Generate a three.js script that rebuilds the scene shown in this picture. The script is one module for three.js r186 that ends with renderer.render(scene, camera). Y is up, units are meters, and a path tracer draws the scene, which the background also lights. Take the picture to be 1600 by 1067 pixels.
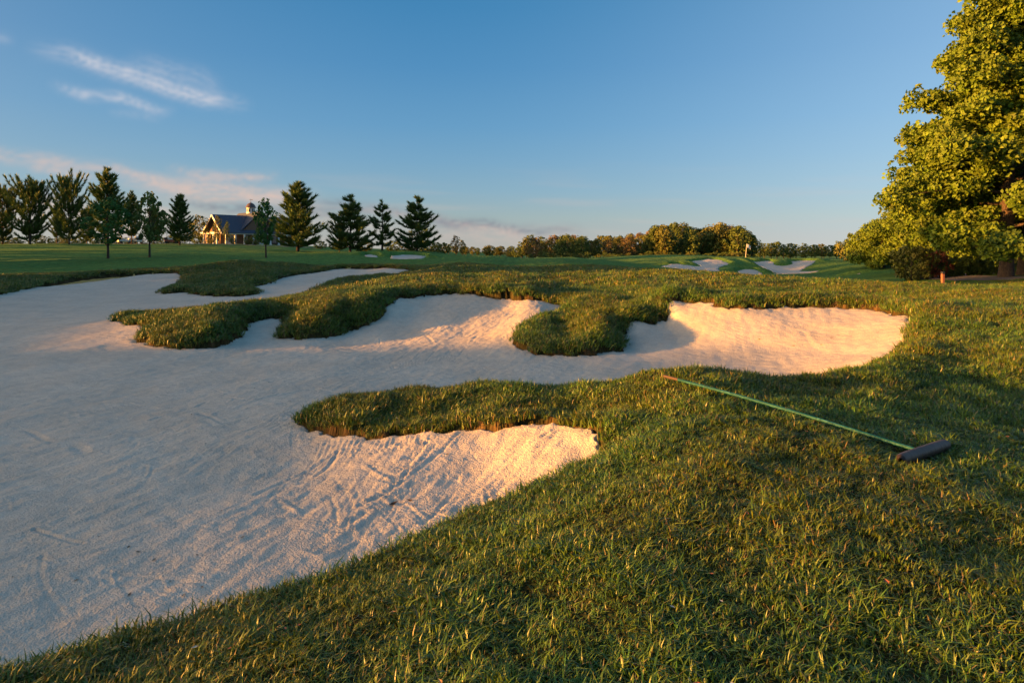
import * as THREE from 'three';
import { mergeGeometries } from 'three/addons/utils/BufferGeometryUtils.js';
import { RoundedBoxGeometry } from 'three/addons/geometries/RoundedBoxGeometry.js';
import { createNoise2D } from 'simplex-noise';

/* ------------------------------------------------------------------ camera, sky, sun, exposure */
const EYE = 1.8, F = 1000, HORIZON = 393;                 // eye height over the sand floor, focal length and horizon in photo pixels
const scene = new THREE.Scene();
const camera = new THREE.PerspectiveCamera(2 * Math.atan(674 / F) * 180 / Math.PI, 1600 / 1348, 0.05, 3000);
camera.position.set(0, EYE, 0);
camera.lookAt(0, EYE, -10);
camera.setViewOffset(1600, 1348, 0, 281, 1600, 1067);      // shifted lens: upright trunks, horizon above the middle

const renderer = new THREE.WebGLRenderer({ antialias: true });
renderer.toneMapping = THREE.LinearToneMapping;
const EXPOSURE = 4.0;
renderer.toneMappingExposure = EXPOSURE;
renderer.shadowMap.enabled = true;

const SUN_TAN = Math.tan(4.6 * Math.PI / 180);
const sunDir = new THREE.Vector3(-1, SUN_TAN, 0.22).normalize();
const sun = new THREE.DirectionalLight(new THREE.Color().setRGB(1, 0.41, 0.075), 5);
sun.name = 'sun';
sun.position.copy(sunDir).multiplyScalar(300);
sun.castShadow = true;
sun.shadow.radius = 1.6;
sun.shadow.mapSize.set(4096, 4096);
Object.assign(sun.shadow.camera, { left: -150, right: 150, top: 80, bottom: -40, near: 1, far: 900 });
scene.add(sun, sun.target);

const rngOf = (a) => () => { a |= 0; a = a + 0x6D2B79F5 | 0; let t = Math.imul(a ^ a >>> 15, 1 | a); t = t + Math.imul(t ^ t >>> 7, 61 | t) ^ t; return ((t ^ t >>> 14) >>> 0) / 4294967296; };
const n2 = createNoise2D(rngOf(11)), n2b = createNoise2D(rngOf(23));
const fbm = (x, y, o = 4) => { let s = 0, a = 0.5; for (let i = 0; i < o; i++) { s += a * n2(x, y); x = x * 2.03 + 7.1; y = y * 2.03 - 3.3; a *= 0.5; } return s; };
const clamp = (x, a = 0, b = 1) => Math.min(b, Math.max(a, x));
const sstep = (a, b, x) => { const t = clamp((x - a) / (b - a)); return t * t * (3 - 2 * t); };
const lerp = (a, b, t) => a + (b - a) * t;
const lin = (c) => (c /= 255) <= 0.04045 ? c / 12.92 : ((c + 0.055) / 1.055) ** 2.4;

{
  const W = 2048, H = 1024, data = new Float32Array(W * H * 4);
  const stops = [[0, 180, 176, 168], [1.4, 172, 177, 174], [3, 160, 179, 180], [5.3, 139, 175, 194], [8, 121, 167, 198], [11, 104, 158, 198], [16, 84, 144, 191], [21, 69, 134, 183], [35, 64, 126, 175], [60, 62, 120, 168], [90, 62, 118, 166]]
    .map(([e, r, g, b]) => [e, lin(r), lin(g), lin(b)]);
  const pixDir = (px, py) => { const x = (px - 800) / F, y = (HORIZON - py) / F; return [Math.atan(x) * 180 / Math.PI, Math.atan(y / Math.hypot(1, x)) * 180 / Math.PI]; };
  // thin cirrus streaks: two ends, half width in degrees, strength, tone (0 pale, 1 pink, 2 grey)
  const streaks = [
    [70, 78, 372, 163, 0.6, 0.9, 0], [150, 110, 350, 160, 0.5, 0.3, 0], [205, 92, 345, 140, 0.8, 0.34, 0], [88, 136, 262, 172, 0.4, 0.75, 0], [170, 172, 250, 190, 0.3, 0.2, 0],
    [-60, 50, 20, 62, 0.4, 0.25, 0], [-120, 222, 130, 258, 0.5, 0.55, 1], [60, 250, 330, 292, 0.42, 0.6, 1], [40, 262, 150, 281, 0.28, 0.65, 1], [268, 266, 428, 277, 0.4, 0.6, 1],
    [190, 282, 480, 306, 0.7, 0.75, 1], [250, 296, 500, 320, 0.6, 0.7, 1], [-40, 288, 140, 318, 0.5, 0.7, 2], [280, 316, 560, 336, 0.45, 0.95, 2], [470, 314, 760, 356, 0.5, 0.8, 2],
    [640, 338, 905, 363, 0.45, 0.95, 2], [700, 350, 830, 368, 0.35, 0.45, 1], [-100, 318, 320, 352, 1.0, 0.75, 1], [300, 340, 640, 352, 0.8, 0.4, 1], [560, 330, 700, 340, 0.4, 0.35, 1], [620, 366, 900, 380, 0.8, 0.35, 1],
  ].map(([x0, y0, x1, y1, w, s, t]) => { const a = pixDir(x0, y0), b = pixDir(x1, y1), l = Math.hypot(b[0] - a[0], b[1] - a[1]); return { c: [(a[0] + b[0]) / 2, (a[1] + b[1]) / 2], u: [(b[0] - a[0]) / l, (b[1] - a[1]) / l], l: l / 2, w, s, t }; });
  const tones = [[206, 208, 218], [226, 196, 182], [132, 140, 152]].map((c) => c.map(lin));
  for (let j = 0; j < H; j++) {
    const el = ((j + 0.5) / H - 0.5) * 180, y = Math.sin(el * Math.PI / 180), cy = Math.cos(el * Math.PI / 180), e = Math.max(0, el);
    let k = 0; while (k < stops.length - 2 && stops[k + 1][0] < e) k++;
    const t = (e - stops[k][0]) / (stops[k + 1][0] - stops[k][0]);
    for (let i = 0; i < W; i++) {
      const az = ((i + 0.5) / W - 0.5) * 2 * Math.PI, x = Math.cos(az) * cy, z = Math.sin(az) * cy;
      const a = Math.atan2(x, -z) * 180 / Math.PI;
      const g = Math.acos(clamp(x * sunDir.x + y * sunDir.y + z * sunDir.z, -1, 1)) * 180 / Math.PI;
      const g1 = Math.exp(-g / 8.5), g2 = Math.exp(-g / 27), cg = Math.cos(g * Math.PI / 180), anti = cg < 0 ? cg * cg : 0;
      const c = [1, 2, 3].map((q) => Math.max(0.014, lerp(stops[k][q], stops[k + 1][q], t) - [0.02, 0.014, 0.005][q - 1]));
      c[0] += 34 * g1 + 0.55 * g2 + 0.36 * anti; c[1] += 20 * g1 + 0.38 * g2 + 0.4 * anti; c[2] += 7 * g1 + 0.14 * g2 + 0.42 * anti;
      if (el > -1 && el < 30) {
        for (const s of streaks) {
          const dx = a - s.c[0], dy = el - s.c[1], al = (dx * s.u[0] + dy * s.u[1]) / s.l; if (Math.abs(al) > 1.3) continue;
          let ac = (-dx * s.u[1] + dy * s.u[0]) / s.w; if (Math.abs(ac) > 4) continue;
          ac += 0.7 * n2(al * s.l * 0.16 + s.c[0], s.c[1]);
          const fib = 0.6 + 0.8 * fbm(al * s.l * 0.3 + 5, ac * 2.4 + s.c[1] * 3 + al * 1.5, 5);
          const m = s.s * Math.exp(-ac * ac * 1.1) * sstep(1.25, 0.5, Math.abs(al)) * clamp(fib, 0, 1.2);
          for (let q = 0; q < 3; q++) c[q] = lerp(c[q], tones[s.t][q] * (s.t === 2 ? 1 : 1), clamp(m));
        }
        // faint bands low in the sky, all the way round, a little stronger towards the sunset
        const band = sstep(0.05, 0.6, fbm(a * 0.035 + 40, el * 0.55 + a * 0.02, 4)) * sstep(9, 2, el) * (0.14 + 0.2 * Math.exp(-g / 50));
        for (let q = 0; q < 3; q++) c[q] = lerp(c[q], tones[1][q], band);
      }
      if (el < 0) { const d = sstep(0, -4, el); for (let q = 0; q < 3; q++) c[q] = lerp(c[q], [0.04, 0.06, 0.03][q], d); }
      const o = (j * W + i) * 4;
      for (let q = 0; q < 3; q++) data[o + q] = c[q] / EXPOSURE;
      data[o + 3] = 1;
    }
  }
  const tex = new THREE.DataTexture(data, W, H, THREE.RGBAFormat, THREE.FloatType);
  tex.mapping = THREE.EquirectangularReflectionMapping; tex.magFilter = THREE.LinearFilter; tex.minFilter = THREE.LinearFilter; tex.needsUpdate = true;
  scene.background = tex; scene.environment = tex;
}

/* ------------------------------------------------------------------ helpers */
const P3 = (px, py, Z) => [(px - 800) / F * Z, EYE - (py - HORIZON) / F * Z, Z];   // a pixel and its distance -> x, y, Z (= -z)
const used = {};
const numbered = (name) => { const k = used[name] = (used[name] ?? -1) + 1; return k ? name + '_' + String(k).padStart(3, '0') : name; };
function finish(o, label, category, group, kind) {
  o.name = numbered(o.name); scene.add(o);
  if (label) o.userData.label = label; if (category) o.userData.category = category; if (group) o.userData.group = group; if (kind) o.userData.kind = kind;
  o.traverse((m) => { if (m.isMesh) { m.castShadow = true; m.receiveShadow = true; } });
  return o;
}
const mesh = (name, geo, mat, parent) => { const m = new THREE.Mesh(geo, mat); m.name = name; if (parent) parent.add(m); return m; };
const group = (name) => { const g = new THREE.Group(); g.name = name; return g; };
function tube(pts, radii, seg = 7) {                        // tapered limb through points
  const pos = [], nor = [], idx = [], uv = [], up = new THREE.Vector3();
  const V = pts.map((p) => new THREE.Vector3(...p));
  let len = 0;
  V.forEach((p, i) => {
    const t = V[Math.min(i + 1, V.length - 1)].clone().sub(V[Math.max(i - 1, 0)]).normalize();
    up.set(Math.abs(t.y) > 0.9 ? 1 : 0, Math.abs(t.y) > 0.9 ? 0 : 1, 0);
    const a = up.clone().cross(t).normalize(), b = t.clone().cross(a);
    if (i) len += p.distanceTo(V[i - 1]);
    for (let k = 0; k <= seg; k++) {
      const an = k / seg * Math.PI * 2, c = Math.cos(an), s = Math.sin(an);
      const n = a.clone().multiplyScalar(c).addScaledVector(b, s);
      pos.push(p.x + n.x * radii[i], p.y + n.y * radii[i], p.z + n.z * radii[i]); nor.push(n.x, n.y, n.z); uv.push(k / seg * 2 * Math.PI * radii[0], len);
    }
  });
  for (let i = 0; i < V.length - 1; i++) for (let k = 0; k < seg; k++) { const o = i * (seg + 1) + k, q = o + seg + 1; idx.push(o, o + 1, q, o + 1, q + 1, q); }
  const g = new THREE.BufferGeometry();
  g.setAttribute('position', new THREE.Float32BufferAttribute(pos, 3)); g.setAttribute('normal', new THREE.Float32BufferAttribute(nor, 3)); g.setAttribute('uv', new THREE.Float32BufferAttribute(uv, 2)); g.setIndex(idx);
  return g;
}
function tileTex(size, fn, color) {                         // computed, tiling texture; fn gets u, v in 0..1 and a periodic noise
  const d = new Uint8Array(size * size * 4);
  for (let j = 0; j < size; j++) for (let i = 0; i < size; i++) {
    const c = fn(i / size, j / size), o = (j * size + i) * 4;
    for (let q = 0; q < 3; q++) d[o + q] = clamp(Array.isArray(c) ? c[q] : c) * 255;
    d[o + 3] = 255;
  }
  const t = new THREE.DataTexture(d, size, size); t.wrapS = t.wrapT = THREE.RepeatWrapping; t.magFilter = THREE.LinearFilter; t.minFilter = THREE.LinearMipmapLinearFilter; t.generateMipmaps = true;
  if (color) t.colorSpace = THREE.SRGBColorSpace;
  t.needsUpdate = true; return t;
}
const lattice = (() => { const r = rngOf(77), T = new Float32Array(512 * 512); for (let i = 0; i < T.length; i++) T[i] = r(); return T; })();
const vnoise = (u, v, n, s = 0) => {                        // periodic value noise, n cells a side, 0..1
  const x = u * n, y = v * n, ix = Math.floor(x), iy = Math.floor(y), fx = x - ix, fy = y - iy, sx = fx * fx * (3 - 2 * fx), sy = fy * fy * (3 - 2 * fy);
  const L = (a, b) => lattice[((((b % n) + n) % n + s * 37) % 512) * 512 + ((((a % n) + n) % n + s * 91) % 512)];
  return lerp(lerp(L(ix, iy), L(ix + 1, iy), sx), lerp(L(ix, iy + 1), L(ix + 1, iy + 1), sx), sy);
};
// thin-plate interpolation of scattered heights, in coordinates that shrink with distance
function surface(points, smooth = 1e-4) {
  const key = new Set(), pts = points.filter(([x, , Z]) => { const k = x.toFixed(2) + ',' + Z.toFixed(2); return key.has(k) ? false : key.add(k); });
  const U = pts.map(([x]) => Math.asinh(x / 4)), V = pts.map((p) => Math.asinh(p[2] / 4)), n = pts.length, N = n + 3;
  const phi = (r2) => r2 < 1e-12 ? 0 : r2 * Math.log(r2);
  const A = Array.from({ length: N }, () => new Float64Array(N + 1));
  for (let i = 0; i < n; i++) {
    for (let j = 0; j < n; j++) A[i][j] = phi((U[i] - U[j]) ** 2 + (V[i] - V[j]) ** 2);
    A[i][i] += smooth;
    A[i][n] = A[n][i] = 1; A[i][n + 1] = A[n + 1][i] = U[i]; A[i][n + 2] = A[n + 2][i] = V[i]; A[i][N] = pts[i][1];
  }
  for (let c = 0; c < N; c++) {
    let p = c; for (let r = c + 1; r < N; r++) if (Math.abs(A[r][c]) > Math.abs(A[p][c])) p = r;
    [A[c], A[p]] = [A[p], A[c]];
    for (let r = c + 1; r < N; r++) { const f = A[r][c] / A[c][c]; if (f) for (let k = c; k <= N; k++) A[r][k] -= f * A[c][k]; }
  }
  const w = new Float64Array(N);
  for (let r = N - 1; r >= 0; r--) { let s = A[r][N]; for (let k = r + 1; k < N; k++) s -= A[r][k] * w[k]; w[r] = s / A[r][r]; }
  return (x, Z) => {
    const u = Math.asinh(x / 4), v = Math.asinh(Z / 4);
    let s = w[n] + w[n + 1] * u + w[n + 2] * v;
    for (let i = 0; i < n; i++) { const a = u - U[i], b = v - V[i], r2 = a * a + b * b; if (r2 > 1e-12) s += w[i] * r2 * Math.log(r2); }
    return s;
  };
}

/* ------------------------------------------------------------------ the ground: bunker outline, heights */
// bunker edge in photo pixels + distance. n: near shore (grass tips seen), f: far edge (top of sand seen), o: hidden or outside the frame, given as x, y, Z
const E = [
  ['n', 0, 1030, 2.60], ['n', 150, 985, 2.80], ['n', 300, 940, 3.03], ['n', 420, 905, 3.24], ['n', 550, 870, 3.47], ['n', 640, 830, 3.73], ['n', 700, 800, 3.93], ['n', 780, 765, 4.17], ['n', 850, 740, 4.32], ['n', 900, 715, 4.47], ['n', 938, 698, 4.64],
  ['f', 940, 684, 4.9], ['f', 905, 669, 5.2], ['f', 860, 662, 5.43], ['f', 800, 665, 5.51], ['f', 700, 674, 5.62], ['f', 620, 680, 5.71], ['f', 560, 683, 5.8], ['f', 500, 675, 6.1], ['f', 465, 660, 6.48],
  ['o', -2.15, -1.74, 6.85], ['o', -1.5, -1.74, 7.2], ['o', -0.7, -1.74, 7.4], ['o', 0.3, -1.72, 7.35], ['o', 1.0, -1.68, 7.2], ['o', 1.7, -1.6, 7.1],
  ['n', 1200, 589, 6.6], ['n', 1270, 584, 6.7], ['n', 1320, 577, 6.9], ['n', 1370, 560, 7.4], ['n', 1400, 540, 8.1], ['n', 1422, 515, 9.4],
  ['f', 1425, 500, 10.5], ['f', 1390, 490, 11.3], ['f', 1340, 482, 12.1], ['f', 1250, 479, 12.5], ['f', 1150, 481, 12.5], ['f', 1100, 474, 13], ['f', 1070, 470, 13.3], ['f', 1045, 474, 13.2], ['f', 1040, 498, 12.9],
  ['f', 985, 505, 12.6], ['f', 975, 535, 12], ['f', 960, 548, 11.2], ['f', 900, 557, 10.8], ['f', 830, 552, 11], ['f', 805, 535, 11.8], ['f', 820, 512, 12.9], ['f', 870, 492, 14.5], ['f', 880, 478, 15.5], ['f', 830, 468, 15.8],
  ['f', 740, 460, 16.5], ['f', 680, 460, 16.6], ['f', 630, 466, 16], ['f', 605, 478, 15.3], ['f', 590, 500, 14.5], ['f', 545, 517, 14], ['f', 480, 530, 13], ['f', 437, 525, 13.3], ['f', 450, 505, 14.3], ['f', 440, 497, 14.8],
  ['f', 390, 505, 14.2], ['f', 370, 530, 13], ['f', 300, 545, 11.9], ['f', 225, 537, 12.4], ['f', 218, 525, 13.1], ['f', 250, 517, 13.6], ['f', 210, 508, 14.4], ['f', 180, 500, 15.3],
  ['o', -9.4, -1.66, 16.2], ['o', -8.0, -1.66, 16.6], ['o', -7.1, -1.66, 17.2], ['o', -6.7, -1.64, 18.5], ['o', -7.0, -1.6, 21], ['o', -7.4, -1.52, 24],
  ['f', 525, 442, 27.5], ['f', 580, 435, 31], ['f', 640, 430, 34], ['f', 650, 424, 37], ['f', 600, 419, 40], ['f', 530, 420, 40], ['f', 500, 425, 38], ['f', 450, 432, 35.5], ['f', 424, 441, 31], ['f', 412, 445, 29.5], ['f', 395, 448, 28.5],
  ['f', 403, 459, 25.5], ['f', 376, 463, 24.5], ['f', 320, 462, 24.8], ['f', 290, 457, 26.3], ['f', 255, 459, 25.8], ['f', 275, 448, 29.5], ['f', 283, 438, 33], ['f', 275, 427, 37], ['f', 240, 428, 37], ['f', 170, 430, 35.5], ['f', 110, 437, 32.5], ['f', 55, 448, 28.5], ['f', 0, 460, 24.5],
  ['o', -18.3, -1.66, 20.5], ['o', -17.8, -1.7, 16], ['o', -17, -1.7, 12], ['o', -15, -1.7, 8], ['o', -11, -1.7, 5], ['o', -7, -1.72, 3.4], ['o', -4.4, -1.74, 2.75], ['o', -3, -1.73, 2.5],
];
const edge = E.map(([t, a, b, c]) => {
  const p = t === 'o' ? [a, b + EYE, c] : P3(a, b, c);
  const lip = t === 'n' ? 0.05 : t === 'f' ? lerp(0.045, 0.07, sstep(6, 12, p[2])) : 0.07;
  return t === 'n' ? { x: p[0], Z: p[2], sand: p[1] - 0.12, turf: p[1] - 0.055 } : { x: p[0], Z: p[2], sand: p[1], turf: p[1] + lip };
});
const px3 = (l) => l.map(([px, py, Z]) => { const p = P3(px, py, Z); p[1] -= Z < 9 ? 0.05 : Z < 45 ? 0.07 : 0; return p; });
const raw = (l) => l.map(([x, y, Z]) => [x, y + EYE, Z]);
const turfTPS = surface([
  ...edge.map((e) => [e.x, e.turf, e.Z]),
  ...px3([
    [800, 1067, 1.98], [200, 1067, 2.3], [500, 1067, 2.12], [1200, 1067, 1.9], [1600, 1067, 1.85], [1100, 900, 2.5], [800, 950, 2.5], [600, 950, 2.7], [1400, 900, 2.4], [1600, 850, 2.65], [900, 800, 3.25], [1100, 760, 3.35], [1300, 760, 3.3],
    [1000, 700, 4.2], [1150, 660, 4.4], [960, 645, 5.3], [1000, 610, 5.9], [1000, 582, 6.4], [1060, 575, 6.25], [1100, 577, 6.2], [1150, 583, 6.3], [900, 600, 6.5], [800, 603, 6.6], [700, 606, 6.7], [600, 613, 6.7], [540, 622, 6.6], [500, 640, 6.5],
    [900, 640, 5.9], [800, 640, 6.0], [700, 645, 6.1], [600, 652, 6.15],
    [1450, 703, 3.9], [1445, 660, 4.5], [1300, 630, 5.0], [1200, 610, 5.6], [1300, 595, 6.25], [1400, 597, 6.2], [1500, 605, 6.2], [1600, 607, 6.3], [1500, 640, 5.2], [1600, 680, 4.4], [1600, 750, 3.4], [1500, 560, 7.5], [1450, 530, 8.8], [1600, 560, 7.1], [1500, 500, 9.7], [1600, 500, 9.2], [1550, 470, 12.2],
    [1400, 442, 17.6], [1500, 445, 16.8], [1600, 449, 15.6], [1300, 437, 20], [1200, 432, 21.5], [1100, 424, 25], [1000, 419, 28], [900, 417, 29], [800, 417, 29], [700, 422, 26],
    [740, 440, 19.5], [850, 445, 19], [950, 445, 18.5], [1000, 465, 14.6], [960, 470, 14.4], [930, 500, 12.3], [900, 530, 11.3], [880, 515, 12.4], [950, 520, 11.6], [1100, 455, 15.5], [1250, 460, 15], [1350, 465, 14.5], [640, 445, 18], [600, 437, 19.5], [560, 455, 17], [560, 480, 14.5], [500, 500, 13.5], [500, 470, 14.9], [450, 475, 15.3], [400, 469, 15.8], [330, 481, 14.1], [330, 510, 12.5], [300, 530, 12.05], [260, 515, 12.7], [250, 489, 15], [210, 496, 15.3], [420, 490, 14.8],
    [0, 440, 30], [150, 422, 40], [270, 413, 45], [330, 412, 37], [400, 423, 33], [340, 440, 29], [380, 450, 27], [300, 425, 35],
    [0, 420, 45], [0, 405, 60], [200, 402, 58], [400, 405, 56], [550, 412, 48], [700, 410, 50], [600, 404, 60], [650, 392, 95], [465, 393, 90], [300, 385, 95], [0, 383, 90], [0, 381, 110], [360, 381, 125], [150, 381, 110], [800, 405, 70], [900, 403, 90], [760, 400, 90], [870, 404, 130], [1000, 402, 100], [700, 398, 130],
    [1150, 430, 72], [1040, 422, 74], [1280, 428, 74], [1040, 408, 88], [1100, 404, 92], [1168, 402, 97], [1250, 406, 92], [1320, 412, 80], [1400, 410, 78], [1400, 425, 65], [1350, 438, 50], [1470, 440, 36], [1500, 430, 46], [1575, 430, 37], [1450, 416, 70], [1250, 405, 160], [900, 405, 180], [1168, 407, 120],
  ]),
  ...raw([
    [18.2, -1.6, 26], [16.8, -1.7, 28], [12.8, -1.6, 32], [8, -1.25, 40], [0, -1.0, 42], [-4, -0.85, 38], [25, -1.3, 26], [60, -1.5, 60], [40, -1.2, 20], [9, -1.15, 6], [12, -1.1, 3], [6, -1.2, 2], [0, -1.33, 0], [-3, -1.4, 0], [3, -1.25, 0], [-8, -1.3, 0], [-20, -1.2, 2], [-22, -1.2, 14], [-30, -1.2, 30], [0, -1.3, -8], [20, -1.3, -8], [-20, -1.2, -8], [0, -1.5, -60],
    [200, -2, 60], [-200, -1, 60], [300, -3, 300], [-300, 0, 300], [0, -2.6, 300], [0, -4, 700], [600, -4, 600], [-600, -3, 600], [600, -2, 0], [-600, -2, 0], [0, -2, -500], [-90, 1.6, 160], [-30, 0.2, 150],
  ]),
], 3e-4);
const sandTPS = surface([
  ...edge.map((e) => [e.x, e.sand, e.Z]),
  ...raw([
    [-3, -1.8, 3.6], [-2.2, -1.8, 4.4], [-1.4, -1.77, 4.3], [-1.9, -1.81, 5.4], [-0.8, -1.69, 4.9], [-0.2, -1.65, 4.95], [0.3, -1.53, 4.85], [-4, -1.82, 5], [-4, -1.83, 8], [-1, -1.83, 8.6], [1, -1.81, 8.6], [-7, -1.84, 8], [-8, -1.83, 11], [-3, -1.83, 10.5], [-10, -1.82, 13], [-12, -1.82, 9], [-13, -1.8, 17], [-12, -1.78, 21], [-14, -1.78, 23], [-17, -1.74, 24], [-9.5, -1.72, 23], [-19, -1.66, 29],
    [-1.5, -1.8, 12.2], [-2.2, -1.68, 14], [-1, -1.52, 14.6], [0, -1.45, 14.6], [-1, -1.25, 15.8], [-2.4, -1.5, 15], [3.2, -1.75, 9.3], [4.2, -1.66, 9.2], [2.6, -1.72, 11], [4.2, -1.55, 11], [5.4, -1.36, 11], [5.2, -1.48, 9.6], [3.6, -1.74, 8], [3, -1.76, 7.6], [-10, -1.5, 33], [-9, -1.4, 36], [-20, -1.5, 33], [-9, -1.66, 19], [-8.9, -1.71, 14],
  ]),
], 2e-4);
const closed = new THREE.CatmullRomCurve3(edge.map((e) => new THREE.Vector3(e.x, 0, e.Z)), true, 'centripetal');
const outline = closed.getPoints(edge.length * 5).map((p) => [p.x, p.z]);
function sdfOf(poly) {
  const xs = poly.map((p) => p[0]), zs = poly.map((p) => p[1]), bb = [Math.min(...xs), Math.max(...xs), Math.min(...zs), Math.max(...zs)];
  return (x, Z, far = 12) => {                               // negative inside
    const ox = Math.max(bb[0] - x, x - bb[1], 0), oz = Math.max(bb[2] - Z, Z - bb[3], 0);
    if (ox > far || oz > far) return far;
    let m = 1e9, ins = false;
    for (let i = 0, j = poly.length - 1; i < poly.length; j = i++) {
      const ax = poly[j][0], az = poly[j][1], bx = poly[i][0], bz = poly[i][1], dx = bx - ax, dz = bz - az;
      const t = clamp(((x - ax) * dx + (Z - az) * dz) / (dx * dx + dz * dz + 1e-12)), ex = x - ax - dx * t, ez = Z - az - dz * t, d = ex * ex + ez * ez;
      if (d < m) m = d;
      if ((az > Z) !== (bz > Z) && x < (bx - ax) * (Z - az) / (bz - az) + ax) ins = !ins;
    }
    return Math.sqrt(m) * (ins ? -1 : 1);
  };
}
const exactSdf = sdfOf(outline), SX = -26, SZ = 1, SN = 480, SM = 570, SD = 0.08, sdfGrid = new Float32Array(SN * SM);
for (let j = 0; j < SM; j++) for (let i = 0; i < SN; i++) sdfGrid[j * SN + i] = exactSdf(SX + i * SD, SZ + j * SD);
const mainSdf0 = (x, Z) => {
  const u = (x - SX) / SD, v = (Z - SZ) / SD, i = Math.floor(u), j = Math.floor(v);
  if (i < 0 || j < 0 || i >= SN - 1 || j >= SM - 1) return exactSdf(x, Z);
  const o = j * SN + i, f = u - i, g = v - j;
  return lerp(lerp(sdfGrid[o], sdfGrid[o + 1], f), lerp(sdfGrid[o + SN], sdfGrid[o + SN + 1], f), g);
};
const mainSdf = (x, Z) => { const d = mainSdf0(x, Z); return Math.abs(d) > 1.5 ? d : d + (0.035 * n2(x * 3.1, Z * 3.1) + 0.024 * n2(x * 9, Z * 9) + 0.05 * sstep(7, 12, Z) * n2b(x * 1.4, Z * 1.4)) * (1 + 0.9 * sstep(8, 14, Z)); };
const zGreen = (py) => 74 + (428 - py) / 21 * 16;
const farPolys = [
  [[1034, 421], [1046, 418], [1058, 416], [1070, 418.5], [1090, 420], [1096, 419], [1078, 412], [1094, 408.5], [1110, 407], [1124, 408], [1132, 412], [1141, 415], [1129, 419], [1122, 423], [1122, 427], [1085, 427], [1055, 424]].map(([x, y]) => [x, y, zGreen(y)]),
  [[1153, 427], [1160, 423.5], [1178, 422.5], [1186, 425], [1191, 428.5], [1170, 429.5]].map(([x, y]) => [x, y, zGreen(y)]),
  [[1166, 407], [1176, 410.5], [1188, 410.5], [1200, 409], [1209, 411.5], [1213, 415.5], [1226, 416.5], [1238, 415], [1238, 410.5], [1256, 409.5], [1274, 411.5], [1270, 417], [1257, 421], [1254, 424], [1280, 426], [1252, 427], [1212, 427], [1201, 421.5], [1184, 415]].map(([x, y]) => [x, y, zGreen(y)]),
  [[1337, 421.5], [1350, 420], [1345, 422.5]].map(([x, y]) => [x, y, 69]),
  [[573, 404.5], [574, 401.5], [584, 401.8], [586, 405]].map(([x, y]) => [x, y, 60 + (406 - y) * 1.2]),
  [[612, 402.5], [625, 400], [645, 398.2], [664, 398.8], [662, 401.8], [650, 405.5], [617, 405.5]].map(([x, y]) => [x, y, 60 + (406 - y) * 1.2]),
].map((l) => new THREE.CatmullRomCurve3(l.map(([px, py, Z]) => new THREE.Vector3((px - 800) / F * Z, 0, Z)), true, 'centripetal').getPoints(l.length * 5).map((p) => [p.x, p.z]));
const farSdf = farPolys.map((p) => Object.assign(sdfOf(p), { mid: p.reduce((a, q) => a + q[1], 0) / p.length }));
// unseen bank left of the bunker, its crest heights shaped to shade the sand
const shadeBankTop = (Z) => EYE + (Z < 5.6 ? 1.2 : Z < 8.2 ? lerp(1.2, 1.5, sstep(5.6, 8.2, Z)) : Z < 14 ? lerp(1.5, 0.5, sstep(10.8, 13.8, Z)) : Z < 25 ? lerp(0.5, 1.3, sstep(16.5, 24, Z)) : lerp(1.3, 2.2, sstep(25, 36, Z)));
function turfBase(x, Z) {
  let y = turfTPS(x, Z);
  if (Z > 1.5 && Z < 44 && x > -26 && x < 12) {               // the turf rolls over at the bunker edge
    const d = Math.max(0, mainSdf0(x, Z));
    if (d < 3) { const w = lerp(0.3, 0.42, sstep(6, 12, Z)), q = d / w; y += lerp(0.035, 0.115, sstep(5, 11, Z)) * q * Math.exp(1 - q); }
  }
  if (x < -19 && Z > -90 && Z < 46) {
    const t = sstep(-21, -38, x) * sstep(32, 22, Z) * sstep(-90, -45, Z);
    y = lerp(y, shadeBankTop(Z + 8) + 0.05 * n2(x * 0.3, Z * 0.45), t);
  }
  if (Z > 45 && Z < 110) {
    for (const s of farSdf) { const d = s(x, Z, 5); if (d > 0 && d < 5) y += 0.42 * (Z > s.mid ? 1 : 0.12) * Math.exp(-d * d / 2.2) * sstep(0, 0.5, d); }
    y += 0.1 * n2(x * 0.09, Z * 0.06) * sstep(45, 60, Z);
  }
  const r = Math.hypot(x, Z);
  return y + (0.02 * n2(x * 1.1, Z * 1.1) + 0.012 * n2(x * 2.9 + 9, Z * 2.9)) * sstep(200, 30, r) + 0.03 * n2(x * 0.45, Z * 0.45) * sstep(8, 20, r);
}
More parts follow.
